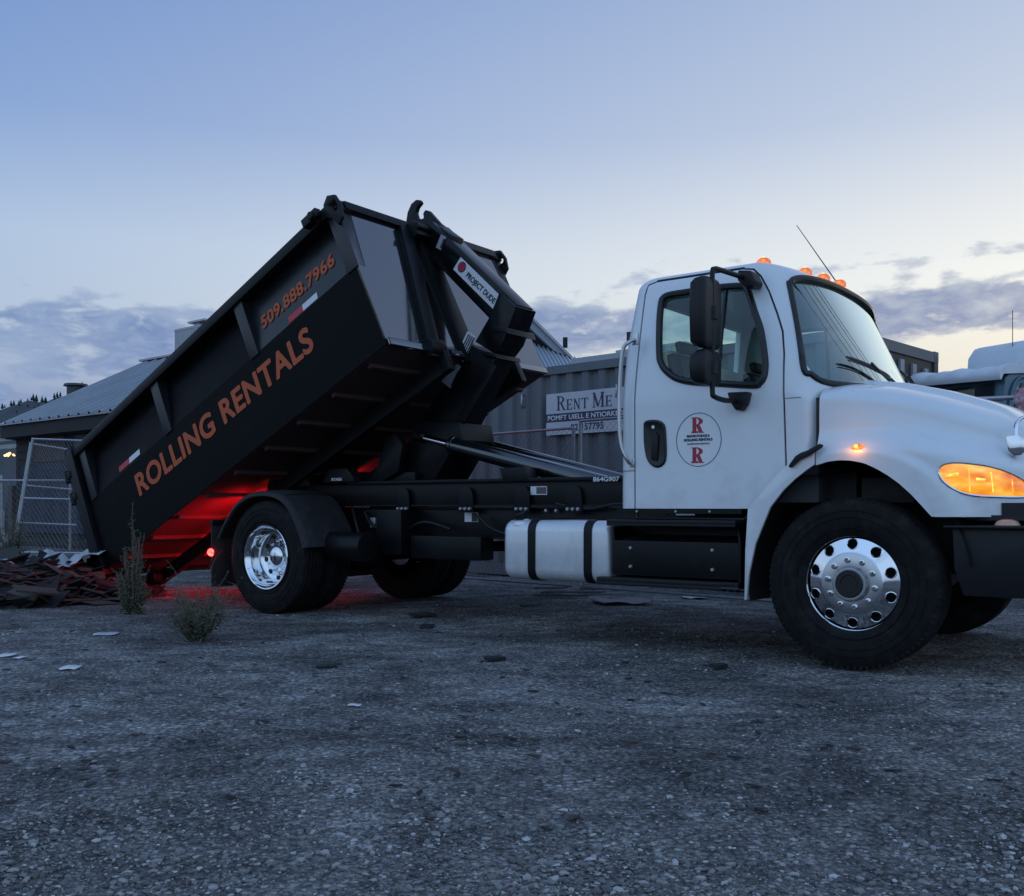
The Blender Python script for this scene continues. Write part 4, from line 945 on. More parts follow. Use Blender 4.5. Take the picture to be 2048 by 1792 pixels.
# ================================================================== DUMPSTER (roll-off bin held by the hook)
ang = rad(25.9); dv = Vector((.8018,-.5976)); wv_ = Vector((.5976,.8018))
B0 = Vector((2.012,6.0))+dv*(-8.06)+wv_*.07
bin_ = thing('dumpster', 'long black steel dumpster with orange lettering, tipped up on the truck hook', 'dumpster', (B0.x, B0.y, .29), -rad(36.7), -ang)
L_, Hb, Wb = 4.68, 1.46, 2.30
b = MB()
for sy, f in ((0, 1), (1, -1)):
    Y = lambda y: y if not sy else Wb-y
    b.add([(0,Y(0),0),(L_,Y(0),0),(L_,Y(0),.80),(0,Y(0),.80)], [(0,1,2,3)], binside)
    b.add([(0,Y(.05),.0),(L_,Y(.05),0),(L_,Y(.13),1.40),(0,Y(.13),1.40)], [(0,1,2,3)], binside)
    b.add([(0,Y(0),.80),(L_,Y(0),.80),(L_,Y(.05),.80),(0,Y(.05),.80)], [(0,1,2,3)], binside)
    b.add([(0,Y(0),0),(0,Y(0),.8),(0,Y(.05),.8),(0,Y(.05),0)], [(0,1,2,3)], binside)
    b.box((0,Y(-.012) if not sy else Y(.0),-.0), (L_,Y(.0) if not sy else Y(-.012),.055), binside)
b.build('side_wall', bin_, smooth=0, recalc=False)
for x0, x1 in ((.16,1.58),(1.72,3.08),(3.22,4.52)):
    for sy in (0, 1):
        b = MB(); Y = lambda y: y if not sy else Wb-y
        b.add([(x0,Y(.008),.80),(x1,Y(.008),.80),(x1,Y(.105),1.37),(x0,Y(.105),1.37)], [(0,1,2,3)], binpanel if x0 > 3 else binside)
        b.build('upper_panel', bin_, smooth=0, recalc=False)
# posts
for sy in (0, 1):
    for x0, wd in ((.10,.12),(1.60,.13),(3.10,.13),(4.54,.14)):
        b = MB(); Y = lambda y: y if not sy else Wb-y
        y0, y1 = (-.014, .05)
        vs = [(x0,Y(-.012),.78),(x0+wd,Y(-.012),.78),(x0+wd,Y(-.012),1.38),(x0,Y(-.012),1.38),(x0,Y(.09),.78),(x0+wd,Y(.09),.78),(x0+wd,Y(.16),1.38),(x0,Y(.16),1.38)]
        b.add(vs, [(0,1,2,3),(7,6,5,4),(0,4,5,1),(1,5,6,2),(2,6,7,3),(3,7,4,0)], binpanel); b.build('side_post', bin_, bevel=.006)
# rims
b = MB()
for y0, y1 in ((-.035,.15),(Wb-.15,Wb+.035)): b = MB(); b.box((-.05,y0,1.36), (L_+.02,y1,Hb), black); b.build('top_rail', bin_, bevel=.012)
b = MB(); b.box((L_-.06,.075,1.37), (L_+.035,Wb-.075,Hb-.004), black); b.build('end_rail', bin_, bevel=.01); b = MB(); b.box((-.05,.075,1.38), (.06,Wb-.075,Hb-.004), black); b.build('end_rail', bin_, bevel=.01)
# corner ears
for y0, y1 in ((-.045,-.015),(Wb+.015,Wb+.045)):
    b = MB(); b.prism([(L_-.14,1.37),(L_-.10,1.47),(L_-.03,1.515),(L_+.05,1.47),(L_+.075,1.36),(L_+.05,1.24),(L_-.02,1.20),(L_-.06,1.30)], y0, y1, black); ear = b.build('corner_ear', bin_, bevel=.004)
    b = MB(); b.lathe([(.0,-.06),(.03,-.06),(.03,.06),(.0,.06)], black, (L_+.015,(y0+y1)/2,1.36), 16); c = b.build('cutter', bin_); boolean(ear, c); kill(c)
b = MB(); b.lathe([(.0,-.11),(.035,-.11),(.04,-.03),(.06,-.03),(.06,.0)], black, (L_-.22,-.02,1.42), 16); b.box((L_-.36,-.10,1.39), (L_-.16,-.035,1.47), black); b.build('tarp_lug', bin_, bevel=.006)
# front wall with A-frame
b = MB(); b.box((L_-.03,.0,.0), (L_,Wb,1.38), gloss); b.build('front_wall', bin_, smooth=0)
b = MB()
def leg(y0, p0, y1, p1, wd, d0=.0, d1=.10):
    b.add([(L_+d0,y0,p0),(L_+d0,y0+wd,p0),(L_+d0,y1+wd,p1),(L_+d0,y1,p1),(L_+d1,y0,p0),(L_+d1,y0+wd,p0),(L_+d1,y1+wd,p1),(L_+d1,y1,p1)], [(0,1,2,3),(7,6,5,4),(0,4,5,1),(1,5,6,2),(2,6,7,3),(3,7,4,0)], black)
leg(.46,-.08,.74,1.37,.15, .0, .055); leg(.98,-.06,.94,1.37,.20, .0, .045)
b.lathe([(.0,-.02),(.075,-.02),(.085,-.01),(.085,.16),(.0,.16)], black, (L_+.03,.48,.02), 20, 'y')
b.box((L_,.84,1.24), (L_+.13,1.46,1.40), black); b.box((L_,.0,-.02), (L_+.03,Wb,.05), gloss); b.build('front_frame', bin_, bevel=.006)
b = MB(); b.tube([(L_+.14,.84,1.32),(L_+.14,1.46,1.32)], .032, black, 12); b.build('hook_bar', bin_)
# floor, cross members, long rails
b = MB(); b.box((.0,.0,-.004), (L_,Wb,.03), floorm); b.build('floor', bin_, smooth=0)
for k in range(9):
    b = MB(); x = .35+k*.5; b.box((x,.05,-.045), (x+.045,Wb-.05,-.004), floorm); b.build('cross_member', bin_, bevel=.003)
for y in (.58,1.64):
    b = MB(); b.box((.0,y,-.22), (L_+.04,y+.08,-.085), black); b.prismz([(L_-.0,y),(L_+.10,y),(L_+.10,y+.08),(L_,y+.08)], -.22,.0, black); b.build('long_rail', bin_, bevel=.006)
for y in (.44,1.76):
    b = MB(); b.lathe([(.0,-.06),(.07,-.06),(.08,-.05),(.08,.05),(.07,.06),(.0,.06)], black, (.12,y+.05,-.17), 20); b.build('roller', bin_)
# tailgate
b = MB(); b.box((-.06,.0,-.02), (-.01,Wb,1.40), binside)
for k in range(6): b.box((-.11,.12+k*.4,.0), (-.06,.20+k*.4,1.38), binside)
b.box((-.13,.0,1.30), (-.06,Wb,1.42), black); b.box((-.12,.0,-.02), (-.06,Wb,.10), black); b.build('tailgate', bin_, smooth=0)
tg = bin_.children[-1]
for y0 in (-.05, Wb-.06):
    b = MB(); b.box((-.055,y0,-.06), (.03,y0+.11,1.50), black); b.build('gate_post', bin_, bevel=.008)
    b = MB(); b.box((-.15,y0+.01,-.04), (-.058,y0+.09,1.44), black); b.build('gate_stile', bin_, bevel=.008)
for p in (1.22,.95,.15):
    b = MB(); b.tube([(-.19,-.03,p-.07),(-.19,-.03,p+.07)], .03, black, 10); b.box((-.20,-.05,p-.04), (-.10,.0,p+.04), black); b.build('gate_hinge', bin_, bevel=.004)
b = MB(); b.prism([(.05,.83),(.17,.83),(.17,1.36),(.02,1.36)], -.02, -.012, binpanel)
# reflective tape
def tape(x, p, n=2):
    for k, m in enumerate((redv, whitev)):
        b = MB(); b.box((x+k*.205,-.004 if p < .8 else .004,p), (x+k*.205+.205,0 if p < .8 else .009,p+.062), m); b.build('reflective_tape', bin_)
def tape_up(x, p):
    for k, m in enumerate((redv, whitev)):
        yb = lambda q: .008+(q-.80)*.097/.57-.003; b = MB(); x0 = x+k*.21; x1 = x0+.21
        b.add([(x0,yb(p),p),(x1,yb(p),p),(x1,yb(p+.065),p+.065),(x0,yb(p+.065),p+.065)], [(0,1,2,3)], m); b.build('reflective_tape', bin_, recalc=False)
tape_up(3.70,.815); tape_up(.69,.835)
# lettering
Mt = frame((.945,-.003,.435), (1,0,0), (0,0,1)); text('ROLLING RENTALS', 'side_lettering', orange, bin_, .325, Mt, ext=.002, bold=.010, width=2.95, spacing=1.06)
sl_ = math.atan2(.097,.57); Mt = frame((3.34,.008+(.985-.8)*.097/.57-.006,.985), (1,0,0), (0,math.sin(sl_),math.cos(sl_))); text('509.888.7966', 'phone_number', orange, bin_, .185, Mt, ext=.002, bold=.006, width=1.07, spacing=1.05)

# ================================================================== BACKGROUND
conc = mat('grey_container_paint', (.125,.145,.165), .55, var=.6, vscale=1.6, col2=(.12,.10,.10), stretch=(1,1,.35), rvar=.2)
darkwood = mat('dark_wood_siding', (.022,.02,.02), .8, var=.5, vscale=5, stretch=(.3,1,4), col2=(.035,.03,.028))
brick = mat('brick_panel', (.09,.055,.045), .85, var=.5, vscale=10)
roofm = mat('grey_metal_roof', (.34,.35,.36), .32, metal=.75, var=.3, vscale=1.2, rvar=.12)
blackbox = mat('dark_container_paint', (.03,.028,.028), .6, var=.5, vscale=3)
teal = mat('teal_blue_paint', (.06,.13,.17), .4, coat=.4, var=.3, vscale=5)
# ---- shipping container
cont = thing('shipping_container', 'weathered grey corrugated shipping container carrying the rental sign', 'container', (.721,13.6,0), -rad(43.7))
s0, s1, Wc, Hc = -4.6, 4.05, 2.44, 2.9
b = MB(); xs = []; x = s0+.12
while x < s1-.14:
    for q, y in ((0,.0),(.075,.0),(.105,.05),(.18,.05),(.21,.0)): xs.append((x+q*1.27, y))
    x += .28
xs = [(a_, y) for a_, y in xs if a_ < s1-.12]
b.grid([[Vector((a_, y+.03, z)) for a_, y in xs] for z in (.16,.7,1.3,1.9,2.4,Hc-.10)], conc); b.build('side_wall', cont, smooth=0, recalc=False)
b = MB(); b.box((s0,.0,Hc-.11), (s1,.06,Hc-.0), conc); b.box((s0,Wc-.06,Hc-.11), (s1,Wc,Hc), conc); b.box((s0,.06,Hc-.05), (s1,Wc-.06,Hc-.03), conc); b.build('roof', cont)
b = MB(); b.box((s0,.0,.0), (s1,.06,.16), conc); b.box((s0,Wc-.06,.0), (s1,Wc,.16), conc); b.box((s0,Wc-.04,.16),(s1,Wc-.01,Hc-.11), conc); b.box((s0,.06,.1), (s0+.05,Wc-.06,Hc-.11), conc); b.build('base_frame', cont)
for (x, y) in ((s0,0),(s1-.12,0),(s1-.12,Wc-.12),(s0,Wc-.12)):
    b = MB(); b.box((x-.003,y-.004,.0), (x+.123,y+.124,Hc-.12), conc if x < 0 else blackbox); b.box((x-.006,y-.006,Hc-.12), (x+.126,y+.126,Hc+.006), mat('grey_rail', (.13,.13,.135), .6)); b.box((x+.124,y+.04,Hc-.09), (x+.129,y+.08,Hc-.03), gasket); b.build('corner_post', cont, bevel=.004)
b = MB(); b.box((s1-.05,.12,.14), (s1-.02,Wc-.12,Hc-.12), blackbox)
b.box((s1-.04,.12,Hc-.13), (s1+.004,Wc-.12,Hc-.005), mat('grey_rail', (.13,.13,.135), .6))
for k in range(6): b.box((s1-.02,.20+k*.36,.2), (s1+.01,.31+k*.36,Hc-.135-.02*k), mat('grey_stripe', (.30,.31,.34), .5))
b.build('end_wall', cont)
for x in (-.80, .88, -2.4):
    b = MB(); b.tube(catmull([(x,.05,2.56),(x+.0,-.0,2.55),(x+.012,-.015,2.49),(x,-.01,2.40),(x-.01,.05,2.37)], 4), .016, greymetal, 6); b.build('lashing_ring', cont)
sg = thing('rental_sign', 'white rental company sign with navy stripe on the grey container wall', 'sign', (.721,13.6,0), -rad(43.7))
sx0, sx1, sz0, sz1 = -.34, 1.04, 1.955, 2.52
b = MB(); b.box((sx0,-.012,sz0), (sx1,.0,sz1), mat('sign_white', (.55,.56,.60), .5, var=.2, vscale=4)); b.build('board', sg)
h = sz1-sz0; st0, st1 = sz1-.69*h, sz1-.49*h
b = MB(); b.box((sx0,-.0145,st0), (sx1,-.012,st1), navy); b.box((sx0,-.0145,sz0), (sx0+.006,-.012,sz1), navy); b.build('stripe', sg)
x = sx0+.20; PP = []; Mg = frame((0,-.013,0), (1,0,0), (0,0,1))
for ch, hh, wd in (('R',.195,.15),('E',.14,.095),('N',.14,.12),('T',.14,.11),(' ',0,.02),('M',.195,.20),('E',.14,.10)):
    if ch != ' ': PP += serif(ch, x, st1+.042, hh, wd)
    x += wd+.025
polys('sign_lettering', PP, navy, sg, Mg, .002)
text('POMFT UIELL E NTIORKED', 'sign_lettering', whitev, sg, .09, frame((sx0+.04,-.015,st0+.026), (1,0,0), (0,0,1)), width=1.30, bold=.0015)
text('02 157795', 'sign_lettering', navy, sg, .125, frame((sx0+.45,-.0125,sz0+.045), (1,0,0), (0,0,1)), width=.56, bold=.003)

# ---- chain-link fences
def chain(b, p00, p10, p01, p11, m, sp=.055, r=.0019):
    """diagonal wires filling the quad p00-p10 (bottom), p01-p11 (top)"""
    p00, p10, p01, p11 = map(Vector, (p00, p10, p01, p11)); Wd = (p10-p00).length; Hh = (p01-p00).length
    def P(x, y): u, v = x/Wd, y/Hh; return (p00*(1-u)+p10*u)*(1-v)+(p01*(1-u)+p11*u)*v
    k = -Hh
    while k < Wd:
        for flip in (0, 1):
            x0, y0, x1, y1 = k, 0, k+Hh, Hh
            if x0 < 0: y0 = -x0; x0 = 0
            if x1 > Wd: y1 -= x1-Wd; x1 = Wd
            if y1-y0 < .03: continue
            if flip: x0, x1 = Wd-x0, Wd-x1
            b.tube([P(x0, y0), P(x1, y1)], r, m, 3, cap=False)
        k += sp*1.414
wire = mat('galvanised_wire', (.24,.25,.27), .5, metal=.3)
def fence_panel(name, label, bl, br, tl, tr, rails, spacing=.055, posts=(1,1), group='chain-link fence panels', r=.02, base=True):
    bl, br, tl, tr = map(Vector, (bl, br, tl, tr)); root = thing(name, label, 'fence', tuple(bl), group=group)
    o = bl
    if posts[0]: b = MB(); b.tube([bl-o, tl-o], r, greymetal, 8); b.build('post', root)
    if posts[1]: b = MB(); b.tube([br-o, tr-o], r, greymetal, 8); b.build('post', root)
    for v in rails:
        a, c = bl.lerp(tl, v)-o, br.lerp(tr, v)-o; b = MB(); b.tube([a, c], r*.85, greymetal, 6); b.build('rail', root)
    b = MB(); chain(b, bl-o+Vector((0,.01,0)), br-o+Vector((0,.01,0)), tl-o+Vector((0,.01,0)), tr-o+Vector((0,.01,0)), wire, spacing); b.build('chain_link_mesh', root, recalc=False)
    return root
# in front of the container
fd = Vector((.7023,-.7119,0)); F0 = Vector((-.525,12.1,0))
def fp(s, z): p = F0+fd*s; return (p.x, p.y, z)
fence_panel('chain_link_fence', 'chain-link fence panel before the container, left of the paired posts under the sign', fp(-2.0,.10), fp(1.70,.10), fp(-2.0,1.83), fp(1.70,1.83), (.01,1))
fence_panel('chain_link_fence', 'chain-link fence panel before the container, running from the paired posts behind the cab', fp(1.80,.10), fp(5.2,.10), fp(1.80,1.90), fp(5.2,1.90), (.01,1))
# temporary panels at the far left
fence_panel('chain_link_fence', 'tall leaning chain-link panel beside the dumpster tail gate', at(30,1187,15), at(230,1190,14.2), at(71,938,15), at(236,944,14.2), (.015,.48,.99), .06)
fence_panel('chain_link_fence', 'shorter chain-link panel with slanting top rail behind the debris pile', at(26,1190,15.15), at(170,1192,14.6), at(66,948,15.15), at(152,962,14.6), (.03,.29,.62,.99), .06, (1,0))
fence_panel('chain_link_fence', 'low chain-link run crossing behind the leaning panel at the photo edge', at(-120,1180,15.6), at(150,1180,15.3), at(-120,1028,15.6), at(150,1028,15.3), (.99,), .07, (0,1))
b = MB(); b.tube([at(4,1185,15.5), at(3,1018,15.5)], .018, greymetal, 8); tag(b.build('fence_post'), 'slim galvanised fence post standing at the photo edge', 'post')

# ---- left building with metal roof
lb = thing('timber_building', 'dark timber building with a grey metal roof behind the dumpster tail', 'building', (-12.65,24.8,0), math.atan2(-.6438,.7652))
b = MB(); Lb = 6
def ribrow(x0, x1, y, z, pitch=.46):
    out = []; x = x0
    while x < x1: out += [Vector((x,y,z)), Vector((x+pitch*.72,y,z)), Vector((x+pitch*.80,y,z+.045)), Vector((x+pitch*.92,y,z+.045))]; x += pitch
    return out
b.grid([ribrow(0,Lb,-.05,3.0), ribrow(0,Lb,3.8,4.96)], roofm); b.grid([ribrow(0,Lb,3.8,4.96), ribrow(0,Lb,7.6,3.0)], roofm); b.build('roof', lb, smooth=0, recalc=False)
lroof = lb.children[-1]
b = MB(); b.box((-.02,3.7,4.97), (Lb,3.9,5.02), roofm); b.build('ridge_cap', lroof)
b = MB(); b.prism([(0,2.96),(Lb,2.96),(Lb,2.99),(0,2.99)], -.07,.0, roofm); b.build('gutter', lroof)
b = MB(); b.box((0,.0,2.66), (Lb,.12,2.96), darkwood); b.box((0,.12,2.64), (Lb,7.4,2.68), darkwood); b.build('fascia', lb)
b = MB(); b.add([(0.02,.0,2.7),(0.02,3.8,4.93),(0.02,7.5,2.7)], [(0,1,2)], darkwood); b.build('gable', lb)
b = MB(); b.box((.02,.40,0), (Lb,.55,2.66), darkwood)
for k in range(14): b.box((.02,.375,.05+k*.19), (Lb,.40,.225+k*.19), darkwood)
b.build('wall', lb); lw = lb.children[-1]
for x0, x1, z0, z1 in ((1.10,2.62,2.05,2.66),):
    b = MB(); b.box((x0,.345,z0), (x1,.374,z1), brick)
    b.build('brick_panel', lb)
b = MB(); b.box((3.10,.345,1.2), (3.95,.372,2.62), mat('dim_panel', (.05,.05,.052), .6)); b.build('panel', lb)
bluem = mat('blue_cladding', (.012,.018,.036), .7, var=.7, vscale=3, col2=(.03,.04,.065), stretch=(1,1,2.5))
b = MB()  # rippled sheet added for the wall's own dark bluish stretch
P = [[Vector((.45+3.9*i/24, .28+.04*math.sin(i*1.3)+.02*math.sin(i*2.7+j),   .35+1.65*j/8)) for i in range(25)] for j in range(9)]; b.grid(P, bluem); b.build('cladding', None, smooth=60, recalc=False)
tp = S.collection.objects[-1]; tp.location = lb.location; tp.rotation_euler = lb.rotation_euler; tag(tp, 'dark blue tarpaulin added over the timber wall for its bluish tone behind the fence', 'cladding')
for x in (.25,):
    b = MB(); b.box((x-.62,.35,0), (x-.40,.57,1.5), mat('grey_brown_post', (.10,.085,.075), .8, var=.4)); b.build('porch_post', lb)
pw = bpy.data.materials.new('shop_glass'); pw.use_nodes = True; q = pw.node_tree.nodes['Principled BSDF']; q.inputs['Base Color'].default_value = (.02,.025,.03,1); q.inputs['Roughness'].default_value = .12
b = MB(); b.box((-3.5,1.6,.2), (.02,1.65,2.6), pw); b.build('window', lb)
b = MB(); b.box((-3,.3,2.62), (.12,.36,2.80), mat('pale_beam', (.30,.29,.26), .7)); b.build('porch_beam', lb)
b = MB(); b.box((-3,1.2,2.55), (-1.45,1.26,2.66), mat('pale_tube', (.35,.36,.36), .5)); b.build('lamp_tube', lb)
for k, (x, z, r) in enumerate(((-2.42,2.36,.035),(-2.26,2.37,.055),(-2.14,2.40,.045),(-1.9,2.36,.035),(-1.84,2.34,.02))):
    b = MB(); b.lathe([(.0,-r),(r*.7,-r*.7),(r,0),(r*.7,r*.7),(0,r)], warm, (x,1.15,z), 12, 'z'); tag(b.build('festoon_bulb'), ['leftmost small lit bulb under the porch roof','largest lit bulb, brightest of the row under the porch','lit bulb just right of the brightest one under the porch','lit bulb apart from the bright pair under the porch roof','tiniest lit bulb, rightmost under the porch roof'][k], 'light bulb', 'lit bulbs under the porch roof')
    o = S.collection.objects[-1]; o.parent = None; o.matrix_world = Matrix.Translation(lb.location) @ Matrix.Rotation(lb.rotation_euler.z, 4, 'Z')
# roof vent and air-handling unit
b = MB(); b.lathe([(.0,.32),(.30,.32),(.33,.26),(.24,.24),(.24,.0)], mat('vent_dark', (.05,.05,.055), .5), at(163,848,27.5), 18, 'z'); tag(b.build('roof_vent'), 'small dark round vent on the metal roof', 'vent')
ah = thing('rooftop_unit', 'pale boxy air unit on the roof behind the dumpster side', 'air unit', tuple(at(383,775,29)), -rad(40))
b = MB(); b.box((-.05,-.1,-.3), (1.3,.6,.92), mat('pale_sheet_metal', (.36,.38,.40), .5, var=.3)); b.build('casing', ah)
b = MB(); b.box((.45,.0,1.05), (1.3,.5,1.10), greymetal); b.box((.6,.1,.92), (.9,.3,1.05), greymetal); b.build('hood', ah)
b = MB()
for z in (-.02,.9): b.box((-.06,-.11,z-.04), (1.31,-.1,z), greymetal)
b.build('trim', ah)

# ---- gabled building behind the container
gb = thing('gabled_building', 'building with steep gable and ribbed metal roofs behind the grey container', 'building', tuple(at(1150,1085,22)[:2])+(0,))
ori = Vector(gb.location)
def slab(name, pts, th, m, par, smooth=0):
    pts = [Vector(p)-ori for p in pts]; n = (pts[1]-pts[0]).cross(pts[-1]-pts[0]).normalized(); 
    if n.y < 0: n = -n
    b = MB(); k = len(pts); b.add(pts+[p+n*th for p in pts], [tuple(range(k-1,-1,-1)), tuple(range(k, 2*k))]+[(i, (i+1) % k, (i+1) % k+k, i+k) for i in range(k)], m); return b.build(name, par, smooth=smooth)
fas = mat('pale_fascia', (.34,.36,.40), .6); gw = mat('dark_gable_boards', (.015,.017,.022), .8)
slab('fascia', [at(1030,575,21.8), at(1224,766,21.8), at(1188,752,21.8), at(1030,602,21.8)], .25, fas, gb)
slab('verge_trim', [at(1030,568,21.7), at(1228,765,21.7), at(1224,768,21.7), at(1030,575,21.7)], .4, roofm, gb)
slab('gable_wall', [at(1000,600,22.1), at(1030,600,22.1), at(1195,760,22.1), at(1195,1130,22.1), at(1000,1130,22.1)], .3, gw, gb)
b = MB(); A, Bq, Cq, Dq = (Vector(p)-ori for p in (at(1108,728,22.0), at(1252,775,22.0), at(1270,800,19.8), at(1150,810,19.8)))
n = 15; r0 = []; r1 = []
for i in range(n):
    for q, hgt in ((0,0),(.55,0),(.65,.05),(.9,.05)):
        f = (i+q)/n; r0.append(A.lerp(Bq, f)+Vector((0,0,hgt))); r1.append(Dq.lerp(Cq, f)+Vector((0,0,hgt)))
b.grid([r0, r1], mat('pale_roof_sheet', (.46,.49,.53), .4, metal=.3)); b.build('lower_roof', gb, smooth=0, recalc=False)
b = MB(); A2, D2, D1 = (Vector(p)-ori for p in (at(1106,729,22.0), at(1090,812,20.6), at(1151,812,19.78)))
r0 = []; r1 = []
for i in range(7):
    for q, hgt in ((0,0),(.6,0),(.7,.06),(.9,.06)):
        f = (i+q)/7; r0.append(A2+Vector((0,0,hgt*.3))+Vector((.03*f,0,0))); r1.append(D2.lerp(D1, f)+Vector((0,-.0,hgt)))
b.grid([r0, r1], mat('pale_roof_sheet', (.55,.58,.62), .35, metal=.4)); b.build('hip_roof', gb, smooth=0, recalc=False)
b = MB(); p = at(1211,735,22)-ori; b.box(tuple(p-Vector((.05,.05,.1))), tuple(p+Vector((.05,.05,.12))), gw); b.build('roof_vent', gb)
sh = thing('flat_roof_building', 'low flat-roofed building with pale parapet showing over the container top', 'building', tuple(at(1233,1085,20)[:2])+(0,), -rad(43))
b = MB(); b.box((-.0,.0,0), (3,3,3.72), mat('parapet_grey', (.22,.23,.25), .7)); b.build('wall', sh)
b = MB(); b.box((-.05,-.08,3.72), (3.1,3,3.92), mat('parapet_cap', (.36,.38,.41), .5)); b.build('parapet', sh)
b = MB(); b.box((1.0,-.0,3.92), (2.6,.8,3.98), roofm); b.build('flashing', sh)

# ---- blue work truck behind the bonnet
bt = thing('work_truck', 'blue work truck with a white snow-dusted visor behind the hooklift truck', 'truck', (5.17,10.6,0), rad(24.9))
Wt = 1.21
b = MB(); b.prism([(0,.5),(0,1.75),(.06,2.34),(.15,2.42),(2.0,2.46),(2.1,2.2),(2.1,.5)], 0, Wt, teal); b.build('cab', bt, bevel=.03)
vis = mat('white_visor', (.70,.72,.75), .45, var=.2, vscale=6)
P = []
for i in range(40):
    f = i/39; y = -.03+(Wt+.03)*f; lump = .012*math.sin(f*14)+.010*math.sin(f*27+1)
    P.append([Vector((x, y, z+lump*q+.05*f)) for x, z, q in ((-.05,2.315,0),(-.065,2.35,.1),(-.055,2.40,.6),(.02,2.455,1),(.10,2.475,1),(.30,2.48,1),(.8,2.47,.4),(.8,2.44,0),(.0,2.38,0),(-.04,2.315,0))])
b = MB(); b.grid(P, vis, wrap=True)
Q_ = len(P[0]); kk = b.mi(vis); b.f.append(list(range(Q_))); b.m.append(kk)
b.build('visor', bt, smooth=50)
b = MB(); b.prism([(.34,2.46),(.36,2.66),(.46,2.78),(.75,2.83),(1.3,2.80),(1.8,2.66),(1.9,2.46)], .0, .75, vis); b.build('roof_box', bt, bevel=.05)
b = MB(); b.box((.5,.3,2.44), (3.0,Wt+.9,2.56), mat('body_grey', (.25,.27,.29), .5)); b.build('roof_rack', bt, bevel=.03)
b = MB(); b.prism([(-.014,1.80),(.036,2.30),(.046,2.30),(-.004,1.80)], .12, 1.10, pw); b.build('windscreen', bt)
b = MB(); b.prism([(.0,2.0),(.018,2.26),(.022,2.26),(.004,2.0)], .35, .85, mat('beige_card', (.22,.19,.15), .8, var=.5, vscale=9)); b.build('sunshade', bt)
b = MB(); b.prism([(.18,1.80),(.20,2.10),(.30,2.30),(.95,2.34),(1.0,2.25),(1.0,1.80)], -.012, .0, pw); b.build('side_window', bt)
b = MB(); b.tube(catmull([(.10,-.02,1.75),(.11,-.02,2.1),(.22,-.02,2.33),(.5,-.02,2.38),(1.02,-.02,2.40),(1.10,-.02,2.2),(1.12,-.02,.9)], 4), .018, teal, 6); b.build('door_frame', bt)
b = MB(); b.box((2.15,-.1,.7), (6,1.6,2.3), mat('body_grey', (.25,.27,.29), .5)); b.build('cargo_body', bt, bevel=.02)
for x in (.6, 4.8):
    for y in (-.05, Wt-.22):
        b = MB(); b.lathe([(.0,.0),(.25,.0),(.42,.0),(.45,.04),(.45,.24),(.42,.28),(0,.28)], rubber, (x,y,.45), 30); b.build('wheel', bt)
for x, y, z in ((.42,.20,3.12),(.62,.12,3.30)):
    b = MB(); b.tube([(x,y,2.7), (x,y,z)], .005, gasket, 4); b.build('antenna', bt)
# pipe rail and cloth in front of it
pr = thing('pipe_rail', 'thin grey pipe rail crossing before the blue work truck', 'rail', tuple(at(2060,1085,9.4)[:2])+(0,))
o = Vector(pr.location)
b = MB(); b.tube([at(2040,858,9.5)-o, at(2330,845,9.2)-o], .022, greymetal, 8); b.build('pipe', pr)
for px_, z_ in ((2050,9.5),(2320,9.2)):
    b = MB(); q = at(px_, 850, z_)-o; b.tube([(q.x,q.y,0),(q.x,q.y,q.z)], .022, greymetal, 8); b.build('post', pr)
clm = mat('pink_white_cloth', (.5,.42,.45), .8, var=1, vscale=30, col2=(.35,.06,.09))
b = MB(); q = at(2196,832,9.25); P = []
for j in range(10):
    P.append([Vector((q.x-.10+.02*i+.012*math.sin(j*1.2+i), q.y-.03+.03*math.sin(i*1.1+j*.6), q.z-.03*j+.01*math.sin(i*2.))) for i in range(13)])
P = [[p if abs(i-6) < 6-abs(j-4.5)*.5 else p for i, p in enumerate(r)] for j, r in enumerate(P)]
b.grid(P, clm); o_ = b.build('hanging_cloth', smooth=60); md = o_.modifiers.new('s', 'SOLIDIFY'); md.thickness = .006; tag(o_, 'pink and white patterned cloth hanging on the pipe rail', 'cloth')

# ---- hill
b = MB(); hill = mat('forested_hillside', (.035,.05,.05), .95, var=.8, vscale=.03, col2=(.075,.085,.075))
P = []
ctrl = [(-1500,30),(-700,46),(-260,44),(0,39.7),(40,42.4),(90,44.6),(120,45.4),(156,47.3),(260,52),(500,44),(900,30),(1400,24),(2100,26),(2900,34),(4000,20)]
def ridge(px): return interp(px, ctrl)+.9*math.sin(px*.045)+.6*math.sin(px*.11+1)
for k, (zf_, hf) in enumerate(((230,0),(290,.25),(340,.62),(400,1.0),(520,.7))):
    P.append([Vector(((px-1097)/2150*400*(zf_/400)**.3, zf_, ridge(px)*hf-1)) for px in range(-1500, 4001, 20)])
b.grid(P, hill); struct(b.build('hill', smooth=60))
b = MB(); tm = mat('dark_conifer', (.02,.03,.028), .95)
for k in range(120):
    px = random.uniform(-1200, 3600) if k > 34 else random.uniform(-20, 180); f = random.choice((1.,1.,.93,.8)); X = (px-1097)/2150*400; hh = random.uniform(1.2,3.4)*(1 if f == 1 else .8); z = ridge(px)*f-1.2; Y = 400 if f == 1 else 340+60*(f-.62)/.38
    n = 6
    for (z0, r0, z1, r1) in ((0,.0,hh*.2,hh*.24),(hh*.2,hh*.24,hh,0.02)):
        b.lathe([(r0, z0),(r1, z1)], tm, (X, Y, z), n, 'z')
stuff(tag(b.build('conifer_wood', recalc=False), 'scattered dark conifers along the far hill ridge', 'trees'))

